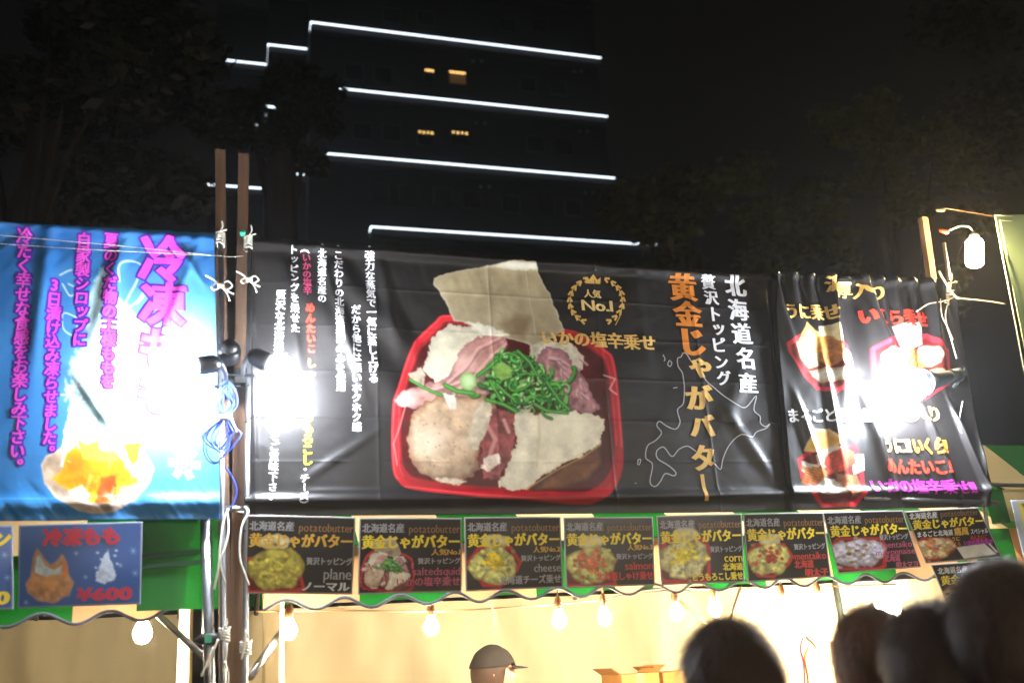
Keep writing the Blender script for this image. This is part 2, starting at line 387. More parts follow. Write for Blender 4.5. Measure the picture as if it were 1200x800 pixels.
# trees: trunk, limbs and leaf clumps
def tree(cx, cy, H, base, rx, rz, nleaf, label, seed, leafc, ls=.16, clumps=26, holes=0):
    rr = np.random.RandomState(seed); rd = random.Random(seed)
    t = thing('tree', (cx, cy, 0), label, 'tree', None)
    tb = MB(); top = base + (H - base) * .55
    tb.tube(spline([(0, 0, 0), (.1, .05, base * .5), (-.05, .1, base), (.05, 0, top)], 4), [.28 * H / 8] * 5 + [.2 * H / 8] * 4 + [.12 * H / 8] * 3 + [.06], 10)
    cl = []
    for k in range(clumps):
        a = rd.uniform(0, 6.28); q = math.sqrt(rd.random()); h = rd.uniform(-1, 1)
        cl.append((math.cos(a) * q * rx * math.sqrt(max(.05, 1 - h * h * .8)), math.sin(a) * q * rx * .8 * math.sqrt(max(.05, 1 - h * h * .8)), (base + H) / 2 + h * rz, rd.uniform(.16, .30) * rx))
    for c in cl[::4]:
        tb.tube([(0, 0, base * .8 + rd.random() * (top - base) * .6), (c[0] * .5, c[1] * .5, (c[2] + base) / 2), (c[0], c[1], c[2])], [.06, .035, .015], 6)
    tb.build('trunk', mat('bark', (52, 44, 36), rough=.95, noise=.3, nscale=8, bump=.5, stretch=(1, 1, .2)), t).matrix_parent_inverse = Matrix()
    ci = rr.randint(0, len(cl), nleaf); C = np.array(cl)[ci]; d = rr.normal(size=(nleaf, 3)); d /= np.linalg.norm(d, axis=1)[:, None]
    pos = C[:, :3] + d * (C[:, 3] * rr.uniform(.35, 1.1, nleaf) )[:, None] * (1, 1, .75)
    u = rr.normal(size=(nleaf, 3)); u[:, 2] *= .6; u /= np.linalg.norm(u, axis=1)[:, None]; w_ = np.cross(u, rr.normal(size=(nleaf, 3))); w_ /= np.linalg.norm(w_, axis=1)[:, None]
    s_ = (ls * rr.uniform(.6, 1.25, nleaf))[:, None]
    nv_ = np.cross(u, w_) * s_ * .12
    P = np.stack([pos - u * s_, pos + w_ * s_ * .42 + nv_, pos + u * s_, pos - w_ * s_ * .42 + nv_], 1).reshape(-1, 3)
    me = bpy.data.meshes.new('crown'); me.vertices.add(len(P)); me.vertices.foreach_set('co', P.ravel()); me.loops.add(nleaf * 4); me.loops.foreach_set('vertex_index', np.arange(nleaf * 4, dtype=np.int32))
    me.polygons.add(nleaf); me.polygons.foreach_set('loop_start', np.arange(0, nleaf * 4, 4, dtype=np.int32)); me.update()
    o = link('crown', me, leafc, t); o.matrix_parent_inverse = Matrix()
    return t
LF = mat('leaves_dim', (38, 42, 24), rough=.55, noise=.35, nscale=1.2, trans=.25); LF2 = mat('leaves_olive', (84, 86, 44), rough=.5, noise=.35, nscale=1.5, trans=.25)
def T(px, py, d): p = atd(px, py, d); return p
def tree_at(px, y, zt_py, zb_py, rx, **k):
    top = at(px, zt_py, y); bot = at(px, zb_py, y); tree(top[0], y, top[2], bot[2], rx, (top[2] - bot[2]) / 2, **k)
tree_at(70, 9, -20, 250, 2.7, nleaf=17000, label='big dark tree at the top left, rising behind the blue banner', seed=1, leafc=LF, ls=.14, clumps=34)
tree_at(334, 13, 88, 205, 1.25, nleaf=5200, label='tree with dim leaves in front of the left end of the tower block', seed=2, leafc=LF, ls=.13, clumps=26)
tree_at(800, 12, 205, 420, 2.3, nleaf=9500, label='low tree with olive leaves just right of the tower block', seed=3, leafc=LF2, ls=.13, clumps=28)
tree_at(1000, 10, 140, 430, 2.2, nleaf=12000, label='olive leaved tree above the right half of the black banners', seed=4, leafc=LF2, ls=.12, clumps=34)
tree_at(1200, 16, -150, 560, 5.5, nleaf=9000, label='tall dark tree in the upper right corner behind the hanging bulb', seed=5, leafc=LF, ls=.22, clumps=40)
BLACK = (27, 25, 25)
# ================================================================== BANNERS
def ridge(x, z, x0, z0, x1, z1, w, a, w1=None):
    """a fold running from (x0,z0) to (x1,z1), w wide and a deep (towards the street)"""
    dx, dz = x1 - x0, z1 - z0; L2 = dx * dx + dz * dz; t = ((x - x0) * dx + (z - z0) * dz) / L2
    tc = np.clip(t, 0, 1); ww = w if w1 is None else w + (w1 - w) * tc
    d = ((x - x0) * dz - (z - z0) * dx) / math.sqrt(L2)
    fade = np.clip(1.6 - np.abs(t - .5) * 2, 0, 1) ** 1.2
    return -a * np.exp(-(d / ww) ** 2) * fade
def P2(px, py):
    q = at(px, py, 0); return q[0], q[2]
def rg(x, z, px0, py0, px1, py1, w, a, w1=None):
    a0 = P2(px0, py0); a1 = P2(px1, py1); return ridge(x, z, *a0, *a1, w, a, w1)
def hem(x, z, top, bot, h=.045):
    """the rope sleeve along top and bottom bulges a little"""
    r = 0
    for e in (top, bot): r = r - .016 * np.exp(-((z - e) / (h * .5)) ** 2)
    return r
def f_main(x, z):
    top, bot = 3.31, 2.20
    r = hem(x, z, top - .02, bot + .03) + .022 * fbm(x * 1.3, z * 1.1, 2, 3) + .0035 * fbm(x * 7, z * 9, 5, 3)
    k = np.clip((z - 2.75) / .55, 0, 1)
    r = r + .012 * k ** 2 * fbm(x * 9 + z * 2, z * 3, 8, 3)
    for (a, b, c, d, w, am) in ((300, 285, 470, 470, .07, .018), (372, 290, 480, 410, .05, .015), (330, 290, 350, 420, .02, .012), (372, 288, 420, 440, .02, .012),
                                (350, 288, 330, 400, .015, .01), (440, 292, 465, 400, .03, .012), (293, 300, 300, 590, .012, .008), (360, 560, 450, 500, .02, .006),
                                (365, 575, 455, 575, .012, .006), (850, 480, 905, 560, .03, .009), (880, 400, 850, 500, .05, .008), (905, 330, 925, 590, .018, -.022),
                                (740, 310, 760, 420, .03, .006), (560, 300, 700, 600, .1, .006)):
        r = r + rg(x, z, a, b, c, d, w, am)
    for sx in (.62, 1.12, 1.63, 2.12):      # crease where it was folded
        r = r - .0025 * np.exp(-np.abs(x - sx) / .006)
    for sz in (2.38, 2.56, 2.75, 2.94, 3.12):
        r = r - .0018 * np.exp(-np.abs(z - sz) / .005)
    return r
def f_right(x, z):
    top, bot = 3.33, 2.20
    r = hem(x, z, top - .02, bot + .03) + .02 * fbm(x * 2.4, z * .8, 12, 3) + .004 * fbm(x * 9, z * 5, 15, 3)
    k = np.clip((z - 3.0) / .3, 0, 1)
    r = r + .02 * k ** 1.5 * np.sin(x * 62 + 3 * vn(x * 6, z * 2, 4))
    for (a, b, c, d, w, am, w1) in ((898, 318, 930, 420, .012, .022, .035), (985, 325, 1018, 470, .03, -.05, .09), (970, 325, 985, 460, .02, .035, .04),
                                (1003, 325, 1060, 470, .014, .038, .05), (1052, 325, 1062, 440, .02, .03, .05), (1085, 330, 1100, 440, .02, .03, .04),
                                (960, 420, 990, 600, .018, .022, .03), (1000, 440, 1045, 590, .035, .025, .03), (1110, 480, 1150, 580, .012, .03, .012), (1075, 480, 1115, 575, .02, .025, .02),
                                (1140, 340, 1148, 580, .02, .03, .02), (930, 470, 960, 560, .02, .018, .02)):
        r = r + rg(x, z, a, b, c, d, w, am, w1)
    return r - .012
def f_left(x, z):
    top, bot = 3.31, 2.19
    k = np.clip((z - 3.05) / .25, 0, 1)
    r = hem(x, z, top - .02, bot + .035, .06) + .018 * fbm(x * 1.6, z * 1.3, 22, 3) + .003 * fbm(x * 8, z * 8, 25, 3) + .016 * k ** 1.4 * fbm(x * 11 - z * 9, z * 4, 28, 3)
    kb = np.clip((2.32 - z) / .1, 0, 1)
    r = r + .01 * kb * fbm(x * 16 + z * 12, z * 6, 31, 3)
    for (a, b, c, d, w, am) in ((60, 268, 40, 420, .03, .012), (150, 272, 110, 400, .03, .012), (235, 280, 190, 400, .02, .014), (90, 440, 130, 500, .02, .01), (200, 275, 235, 330, .015, .012)):
        r = r + rg(x, z, a, b, c, d, w, am)
    return r

# ---- main black banner
def paint_main_dish(p):
    RIM = (176, 26, 34); DK = (70, 12, 14)
    tray = [(526, 369), (508, 378), (485, 400), (465, 455), (459, 480), (459, 545), (467, 565), (485, 574), (560, 583), (615, 586), (677, 591), (702, 587), (722, 570), (731, 542), (728, 490), (720, 425), (710, 410), (690, 396), (665, 386), (600, 380)]
    tray = [tuple(q) for q in spline(tray + tray[:3], 5)][10:-1]
    p.poly(tray, RIM, 1.2, .12, 30, 1, grad=(-.3, -1, .12))
    cx, cy = 595, 485
    ins = [((x - cx) * .955 + cx, (y - cy) * .94 + cy) for x, y in tray]; p.poly(ins, (146, 20, 28), 1.2, .2, 14, 2)
    ins2 = [((x - cx) * .915 + cx, (y - cy) * .885 + cy - 2) for x, y in tray]; p.poly(ins2, DK, 2.5, .35, 14, 3)
    hl = (236, 120, 122)
    for k, a in ((.985, .5), (.94, .35)):
        q = [((x - cx) * k + cx, (y - cy) * k + cy) for x, y in tray]
        n_ = len(q); p.line(q[int(n_ * .86):], 1.6, hl, 1.2, a); p.line(q[:int(n_ * .2)], 1.6, hl, 1.2, a); p.line(q[int(n_ * .58):int(n_ * .78)], 2.0, hl, 1.2, a * .8)
    p.line([(474, 570), (560, 580), (640, 585), (700, 584)], 1.6, hl, 1.5, .45)
    p.line([(465, 545), (461, 520), (468, 500), (474, 478)], 1.8, (240, 140, 140), 1.2, .7)
    # back potatoes
    CR = (216, 208, 182)
    p.poly([(500, 412), (512, 390), (526, 380), (548, 382), (575, 385), (594, 398), (585, 420), (560, 445), (535, 462), (515, 450), (497, 437)], CR, 1.5, .14, 9, 4, 2.5, (180, 172, 150), (.4, 1, .12))
    p.poly([(622, 402), (650, 398), (672, 402), (683, 415), (684, 430), (676, 440), (640, 436), (620, 420)], (196, 188, 166), 1.5, .22, 7, 5, 2.2)
    # squid, left and right
    SQ = (190, 136, 126)
    p.poly([(540, 410), (560, 394), (590, 392), (596, 405), (582, 425), (572, 440), (540, 462), (520, 452)], SQ, 2, .3, 8, 6, 2, (150, 100, 104), hi=(545, 425, 14, (236, 196, 184)))
    p.poly([(463, 470), (470, 458), (500, 450), (530, 440), (556, 436), (575, 450), (570, 470), (520, 470), (490, 480), (475, 478), (466, 476)], (190, 140, 130), 2, .4, 9, 7, 2.2, (140, 96, 100), hi=(476, 467, 12, (240, 214, 206)))
    p.poly([(479, 437), (492, 431), (500, 440), (495, 452), (482, 448)], (176, 156, 138), 1.5, .3, 5, 8, 1.5)
    for q in ([(520, 452), (545, 430), (560, 408), (585, 396)], [(532, 460), (556, 440), (575, 418), (592, 404)], [(500, 458), (530, 450), (552, 442)]):
        p.line(q, 3.2, (232, 184, 176), 1.8, .7); p.line([(a + 3, b + 2) for a, b in q], 1.4, (128, 84, 92), 1.4, .6)
    p.poly([(626, 422), (640, 408), (660, 410), (678, 436), (690, 450), (702, 478), (696, 484), (660, 482), (650, 470), (636, 452)], (160, 112, 114), 2, .5, 8, 9, 2.5, (112, 74, 84))
    rr = random.Random(4)
    for k in range(16):
        x = 634 + rr.random() * 50; y = 414 + rr.random() * 54 ; a = rr.uniform(-.4, 1.3); l = rr.uniform(7, 14)
        p.line([(x, y), (x + l * .6 * math.cos(a) - 2, y + l * .6 * math.sin(a)), (x + l * math.cos(a), y + l * math.sin(a) + 2)], 3.4, (210, 168, 166), 1.8, .75)
        p.line([(x + 1, y + 3), (x + l * math.cos(a), y + l * math.sin(a) + 4)], 1.2, (104, 66, 78), 1.4, .6)
    for k in range(9):
        x = 540 + rr.random() * 40; y = 440 + rr.random() * 30; p.line([(x, y), (x + 9, y + 5)], 3, (150, 104, 108), 2, .6)
    # the raised skin
    sk = [(508, 327), (525, 320), (556, 314), (580, 310), (602, 306), (627, 307), (631, 317), (636, 330), (645, 344), (648, 356), (652, 362), (656, 375), (661, 386), (650, 396), (635, 402), (622, 406), (612, 401), (592, 396), (570, 388), (552, 380), (531, 376), (525, 362), (515, 342), (507, 334)]
    p.poly(sk, (172, 158, 126), 1.4, .16, 18, 10, .8, (206, 200, 178), (-.2, -1, .14), ew=3)
    p.poly([(580, 312), (602, 307), (627, 308), (630, 316), (590, 316)], (216, 210, 190), 1.5, .06, 8, 11, 1)
    p.poly([(585, 380), (605, 370), (622, 372), (614, 398), (598, 394)], (120, 98, 70), 8, .2, 9, 12, 1, alpha=.7)
    p.line([(560, 357), (578, 363), (588, 368)], 1.4, (150, 136, 104), 1.5, .6); p.line([(616, 312), (621, 350), (627, 392)], 1.5, (222, 214, 190), 1.5, .5)
    p.line([(618, 318), (622, 352), (625, 385)], 1.2, (146, 132, 104), 1.6, .5)
    for k in range(10):
        x = 520 + rr.random() * 110; y = 322 + rr.random() * 50; p.line([(x, y), (x + 20, y - 4 + rr.random() * 5)], 3, (172, 158, 126), 4, .35)
    p.poly([(545, 376), (570, 380), (596, 392), (585, 397), (560, 390)], (226, 220, 200), 3, .15, 6, 13, 2)
    # lower-left potato
    p.poly([(487, 480), (500, 470), (517, 464), (540, 463), (567, 461), (572, 470), (580, 477), (578, 495), (566, 512), (560, 535), (562, 552), (540, 565), (507, 563), (491, 553), (481, 535), (477, 510), (480, 492)],
           (182, 154, 124), 1.6, .26, 11, 14, 2.4, (112, 72, 50), (-.6, -1, .12), ew=9, hi=(505, 515, 22, (226, 206, 182)))
    p.poly([(553, 482), (560, 472), (572, 472), (580, 478), (578, 495), (566, 512), (556, 530), (545, 520), (550, 500)], (200, 186, 160), 2.5, .25, 7, 15, 2.5, (170, 150, 130))
    p.poly([(519, 462), (533, 462), (534, 480), (528, 480)], (222, 220, 204), 2, .15, 5, 16, 1.5)
    for k in range(22):
        x = 492 + rr.random() * 58; y = 478 + rr.random() * 74; c = 196 + rr.random() * 30; p.line([(x, y), (x + rr.uniform(-5, 7), y + rr.uniform(-4, 6))], rr.uniform(3, 8), (c, c * .88, c * .74), 6, .35)
    for k in range(14): x = 486 + rr.random() * 66; y = 484 + rr.random() * 70; p.line([(x, y), (x + rr.uniform(-6, 8), y + rr.uniform(-3, 5))], 1.4, (140, 108, 80), 2, .4)
    for k in range(26): x = 490 + rr.random() * 60; y = 480 + rr.random() * 70; p.line([(x, y), (x + 1, y + .5)], 1.4, (130, 92, 60), 1.2, .6)
    p.poly([(508, 562), (520, 558), (531, 561), (546, 564), (538, 568), (515, 566)], (206, 188, 164), 1.6, .25, 4, 41, 1.5)
    # meat in the middle
    p.poly([(580, 478), (600, 484), (606, 494), (600, 530), (584, 562), (566, 560), (560, 540), (566, 512)], (124, 62, 60), 2, .5, 7, 17, 2.5)
    p.line([(572, 500), (580, 515), (574, 532)], 5, (196, 140, 134), 2.5, .8); p.line([(590, 492), (596, 506)], 4, (206, 156, 148), 2, .8)
    p.poly([(563, 548), (568, 536), (584, 532), (586, 542), (572, 552)], (218, 198, 180), 1.5, .2, 5, 18, 1.5)
    # lower-right potato
    p.poly([(706, 515), (705, 543), (690, 562), (652, 574), (620, 576), (660, 545), (690, 528)], (104, 60, 34), 2, .35, 9, 19, 1, (50, 24, 16))
    p.poly([(602, 497), (606, 480), (630, 485), (640, 482), (670, 482), (692, 484), (710, 491), (706, 508), (703, 520), (680, 535), (652, 547), (632, 560), (615, 574), (598, 574), (582, 566), (594, 548), (600, 530), (606, 515)],
           (216, 206, 180), 1.4, .2, 13, 20, 2.2, (196, 184, 150), ew=4, hi=(660, 500, 30, (236, 228, 196)))
    p.line([(630, 486), (632, 510), (628, 545)], 3, (196, 178, 134), 3, .6); p.line([(606, 478), (612, 466), (618, 480)], 7, (222, 214, 196), 2, .9)
    p.line([(618, 572), (655, 549), (682, 536), (704, 520)], 2, (176, 142, 86), 1.5, .8)
    # spring onion: rings and stalks
    G1 = (58, 134, 44); G2 = (124, 184, 98); G3 = (20, 84, 22)
    p.poly([(575, 420), (600, 408), (622, 420), (648, 445), (668, 478), (650, 486), (620, 480), (600, 485), (580, 470), (560, 450)], G3, 8, .5, 6, 21, 3, alpha=.35)
    def ring(x, y, a, b, th, wd=3.4, hi=G2):
        q = [(x + a * math.cos(t) * math.cos(th) - b * math.sin(t) * math.sin(th), y + a * math.cos(t) * math.sin(th) + b * math.sin(t) * math.cos(th)) for t in np.linspace(0, 6.28, 15)]
        p.line(q, wd + 1.4, G3, 1.5, .8); p.line(q, wd, G1, 1.2, 1, hi=hi)
    ro = random.Random(12); area = [(590, 428), (612, 424), (576, 440), (606, 445), (628, 440), (585, 455), (640, 458), (612, 468), (650, 470), (632, 474), (598, 436), (622, 456), (645, 448)]
    for k in range(120):
        bx, by = area[k % 13]; x = bx + ro.gauss(0, 9); y = by + ro.gauss(0, 7); th = ro.uniform(-1.2, 1.4); a = ro.uniform(3.5, 9.5); b_ = ro.uniform(3, 6.5); t0 = ro.uniform(0, 6.28); t1 = t0 + ro.uniform(.8, 3.6)
        q = [(x + a * math.cos(t) * math.cos(th) - b_ * math.sin(t) * math.sin(th), y + a * math.cos(t) * math.sin(th) + b_ * math.sin(t) * math.cos(th)) for t in np.linspace(t0, t1, 12)]
        g = np.array([(56, 146, 48), (84, 178, 66), (150, 208, 118), (46, 118, 44), (108, 178, 84)][k % 5], float) * ro.uniform(.8, 1.1); wd = ro.uniform(1.8, 5.0)
        p.line([(c + .8, d + 1.6) for c, d in q], wd + 1.2, (14, 44, 14), 2.0, .6); p.line(q, wd, g, 1.3, .95, hi=np.minimum(255, g * 1.35 + 16) if k % 3 == 0 else None)
    ring(598, 424, 13, 9, .5, 2.4); ring(610, 448, 15, 8, -.5, 2.4)
    for k in range(40): bx, by = area[k % 13]; x = bx + ro.gauss(0, 7); y = by + ro.gauss(0, 6); p.line([(x, y), (x + 2, y - 1)], 1.6, (196, 222, 168), 1.2, .7)
    for q, wd in (([(480, 445), (498, 455), (518, 463)], 4), ([(522, 451), (535, 458), (555, 461)], 6.5), ([(582, 450), (592, 460), (602, 468)], 5), ([(574, 446), (582, 460), (588, 470)], 5), ([(570, 468), (590, 474), (604, 482)], 5.5),
                  ([(560, 440), (573, 430), (582, 422)], 6), ([(626, 474), (640, 482), (664, 484)], 5), ([(640, 448), (655, 470), (666, 480)], 5), ([(606, 412), (620, 425), (628, 440)], 5)):
        wd *= .72; p.line(q, wd + 1.2, G3, 1.5, .6); p.line(q, wd, G1, 1.2, hi=G2)
    p.poly([(538, 444), (543, 437), (552, 436), (558, 442), (558, 452), (550, 457), (541, 454)], (172, 206, 134), 1.5, .1, 5, 22, .6, (120, 170, 90), hi=(549, 446, 6, (214, 230, 190)))
    p.poly([(578, 430), (588, 424), (598, 430), (600, 442), (588, 446), (580, 440)], (126, 170, 74), 1.8, .15, 5, 23)
    p.line([(707, 440), (720, 444), (714, 456), (722, 462)], 2, (236, 226, 226), 1.5, .6)
mb = Sheet([(296, 278), (916, 323), (932, 599), (286, 605)], 0.0, .0037, f_main)
mb.x = mb.x + 0.0; pm = Paint(mb.px, mb.py, BLACK)
pm.c *= (1 + .06 * fbm(mb.px / 40, mb.py / 40, 3))[..., None]
paint_main_dish(pm)
bn = mb.build('banner', pm.c, M_vinyl, thick=.004)
tag(bn, 'long black banner with potatoes in a red tray and tall gold lettering', 'banner')
S1 = mb.surf
white = vcol('・強力な蒸気で一気に蒸し上げる', 432.5, 290, 437, 444, 11.5) + vcol('だから他には無いホクホク感', 417, 363, 418, 500, 11.5) + vcol('・こだわりの北海道男爵のみを使用', 396, 289, 399.5, 453, 11) + vcol('・北海道名産の', 377, 289, 377, 351, 10.5)
letters(S1, bn, I_white, white, wt=(.035, .012))
letters(S1, bn, I_white, vcol('トッピングを乗せた', 343.5, 294, 346, 385, 11) + vcol('贅沢な北海道黄金じゃがバターをご賞味下さい', 329, 346, 319, 582, 11.5) + vcol('・チーズ）', 357.5, 550, 355.5, 592, 11) + vcol('（', 357, 292, 357, 292, 11), wt=(.035, .012))
letters(S1, bn, I_rose, vcol('いかの塩辛', 359, 302, 360, 342, 10.5), wt=(.035, .012))
letters(S1, bn, I_red, vcol('めんたいこ', 363, 362, 365, 408, 11), wt=(.06, .03))
letters(S1, bn, I_or, vcol('しゃけ', 365, 425, 363.5, 453, 11), wt=(.06, .03))
letters(S1, bn, I_yel, vcol('とうもろこし', 362, 477, 360, 539, 13), wt=(.06, .03))
big = [('黄', 800, 337, 31, 31, False), ('金', 806, 368, 31, 31, False), ('じ', 811, 400, 33, 35, False), ('ゃ', 821, 428, 30, 30, False), ('が', 819, 466, 31, 31, False), ('バ', 823, 499, 29, 29, False), ('タ', 825, 536, 29, 33, False), ('ー', 825, 571, 30, 34, True)]
for k, b in enumerate(big): letters(S1, bn, I_or if k < 3 else I_gold, [b], wt=(.07, .025), name='character')
letters(S1, bn, I_white, [('贅', 829.5, 331, 16, 17, False), ('沢', 833, 349, 16, 17, False), ('ト', 837, 368, 16, 19, False), ('ッ', 842, 384, 17, 18, False), ('ピ', 842, 404, 17, 19, False), ('ン', 845, 424, 17, 18, False), ('グ', 848, 443, 17, 18, False)], wt=(.05, .015))
for b in [('北', 861.5, 335, 24, 25, False), ('海', 865, 363, 23, 26, False), ('道', 869, 391, 23, 26, False), ('名', 874, 420, 23, 26, False), ('産', 876, 449, 23, 24, False)]: letters(S1, bn, I_white, [b], wt=(.055, .018), name='character')
letters(S1, bn, I_gold, hrow('いかの塩辛乗せ', 633, 395, 769, 402, 19), wt=(.05, .018), off=.002)
letters(S1, bn, I_pale, hrow('人気', 684, 344, 704, 345, 10) + hrow('No.1', 681, 357.5, 718, 359, 17), wt=(.04, .02))
def strokes(surf, parent, m, lines, wpx, name, off=.0016, y=0.0):
    V = []; Fc = []
    for L in lines:
        q = spline(L, 4) if len(L) > 2 else [np.array(c, float) for c in L]; k = len(V)
        for i, c in enumerate(q):
            t = q[min(i + 1, len(q) - 1)] - q[max(i - 1, 0)]; t = t / (np.hypot(*t) + 1e-9); nn = np.array((-t[1], t[0])) * wpx / 2
            for sgn in (1, -1):
                a = at(c[0] + nn[0] * sgn, c[1] + nn[1] * sgn, y); V.append((a[0], float(surf(np.array([a[0]]), np.array([a[2]]))[0]) - off, a[2]))
        Fc += [(k + 2 * i, k + 2 * i + 1, k + 2 * i + 3, k + 2 * i + 2) for i in range(len(q) - 1)]
    return link(name, mesh(name, V, Fc), m, parent)
def c8(x, y): return (720 + x / 5.333, 300 + y / 5.333)
def c9(x, y): return (720 + x / 5.0, 440 + y / 5.0)
hk = [[c8(305, 615), c8(318, 640), c8(312, 655)], [c8(345, 650), c8(360, 665), c8(350, 688), c8(335, 675), c8(345, 650)],
      [c8(475, 650), c8(450, 612), c8(430, 605), c8(415, 630), c8(395, 640), c8(400, 690), c8(425, 730), c8(435, 800), c9(410, 60), c9(405, 160), c9(370, 200), c9(385, 270), c9(360, 312), c9(310, 298), c9(262, 268), c9(248, 295), c9(275, 335), c9(240, 380), c9(195, 410), c9(185, 480), c9(225, 520), c9(210, 620), c9(238, 648), c9(270, 620), c9(300, 572), c9(350, 585), c9(362, 565), c9(320, 525), c9(255, 485), c9(250, 440), c9(290, 418), c9(340, 472), c9(380, 430), c9(430, 412), c9(480, 442)],
      [c9(578, 505), c9(622, 548), c9(635, 490), c9(670, 410), c9(735, 348), c9(800, 362), c9(830, 330), c9(880, 312), c9(905, 285), c9(880, 300), c9(850, 280), c9(850, 240), c9(815, 200), c9(830, 118), c9(770, 185), c9(720, 175), c9(650, 130), c9(575, 65), c8(580, 790), c8(550, 745)],
      [c9(140, 490), c9(155, 490), c9(148, 518), c9(138, 515), c9(140, 490)], [c9(345, 72), c9(370, 68)], [c9(122, 628), c9(132, 628)]]
strokes(S1, bn, I_grey, hk, 1.15, 'island_outline')
# laurel wreath and crown
lv = []
for sgn in (-1, 1):
    for k in range(9):
        a = R(118 + 16 * k) if sgn < 0 else R(62 - 16 * k); cx, cy = 698.5 + 31 * math.cos(a), 353 - 27 * math.sin(a)
        for off_, s_ in ((-4.5, .8), (4.5, -.8)):
            d = a + math.pi / 2 * (1 if sgn < 0 else -1) + s_ * (1 if sgn < 0 else -1) * .55
            x = cx + off_ * .6 * math.cos(a); y = cy - off_ * .6 * math.sin(a)
            lv.append([(x, y), (x - 6 * math.cos(d), y + 6 * math.sin(d))])
strokes(S1, bn, I_gold, [[a, ((a[0] + b[0]) / 2, (a[1] + b[1]) / 2), b] for a, b in lv], 2.4, 'laurel_wreath')['kind'] = 'stuff'
strokes(S1, bn, I_gold, [[(681, 377), (671, 366), (668, 352), (672, 338), (680, 331)], [(721, 381), (727, 368), (729, 352), (724, 338), (716, 332)]], .9, 'laurel_stem')['kind'] = 'stuff'
crw = [(686, 332.5), (685, 325), (689.5, 328.5), (694.5, 322), (699.5, 328.5), (703.5, 325.5), (703, 333)]
V = [at(*c) for c in crw]; V = [(v[0], float(S1(np.array([v[0]]), np.array([v[2]]))[0]) - .0015, v[2]) for v in V]
link('crown_mark', mesh('crown_mark', V, [(0, 1, 2), (0, 2, 4, 6), (2, 3, 4), (4, 5, 6)]), I_gold, bn)

# ---- second black banner, at the right
def spot_food(p, cx, cy, w, h, kind, seed=1):
    """a small printed dish: red tray, potatoes and topping"""
    rr = random.Random(seed); E = lambda x, y: (cx + x * w, cy + y * h)
    PT = (206, 196, 150)
    def blob(x, y, r, rb, col, **k): p.poly([E(x + r * math.cos(t) * rr.uniform(.85, 1.12), y + rb * math.sin(t) * rr.uniform(.85, 1.12)) for t in np.linspace(0, 6.1, 11)], col, 1.3, k.get('nz', .25), k.get('ns', 5), rr.randint(1, 60), .8, k.get('edge'), ew=max(2, w * .05), hi=k.get('hi'))
    if kind.get('tray', 'flat') == 'flat': tr = [E(-.5, .02), E(-.3, -.28), E(.3, -.28), E(.5, .02), E(.42, .2), E(.12, .5), E(-.2, .48)]
    elif kind['tray'] == 'sq': tr = [E(-.46, -.1), E(-.36, -.32), E(.38, -.32), E(.47, -.12), E(.49, .42), E(.4, .5), E(-.4, .5), E(-.49, .42)]
    else: tr = [E(-.5, -.1), E(.1, -.2), E(.4, .1), E(.5, .45), E(.2, .5), E(-.45, .5), E(-.5, .3)]
    p.poly(tr, (186, 34, 30), 1.2, .15, 8, seed); p.poly([(cx + (x - cx) * .86, cy + h * .08 + (y - cy - h * .08) * .84) for x, y in tr], (96, 16, 16), 1.5, .2, 8, seed + 1)
    blob(0, -.36, .26, .15, PT, edge=(170, 156, 100)) if kind.get('skin', 1) else None
    pc = np.array(kind.get('potato', PT), float)
    spots = [(-.2, .05, .27, .27), (.2, .02, .25, .28), (-.06, .26, .26, .18), (.16, .27, .2, .15), (.02, -.12, .22, .16)] if seed % 2 else [(-.16, .1, .3, .3), (.2, .12, .24, .3), (.02, -.14, .26, .16), (.02, .3, .24, .14)]
    for (x, y, r, rb) in spots:
        x += rr.uniform(-.03, .03); v = rr.uniform(.82, 1.06)
        blob(x, y, r, rb, pc * v, edge=pc * (.62, .5, .35), nz=.5, hi=(*E(x - .05, y - .1), w * .09, np.minimum(255, pc * 1.15 + 12)))
    for k in range(26):
        x, y = rr.gauss(0, .18), rr.gauss(.08, .17); blob(x, y, .045, .035, pc * rr.uniform(.6, 1.2), nz=.4, ns=3)
    t = kind.get('top')
    if t:
        for k in range(kind.get('n', 14) * 3):
            a = rr.uniform(0, 6.28); q = abs(rr.gauss(0, .14)); c = np.array(t[k % len(t)], float) * rr.uniform(.75, 1.1)
            blob(math.cos(a) * q, .0 + math.sin(a) * q * .9 + .02, .045, .04, np.minimum(255, c), nz=.4, ns=3)
ub = Sheet([(905, 322), (1114, 329), (1157, 594), (928, 598)], -.015, .0037, lambda x, z: f_right(x, z))
pu = Paint(ub.px, ub.py, BLACK)
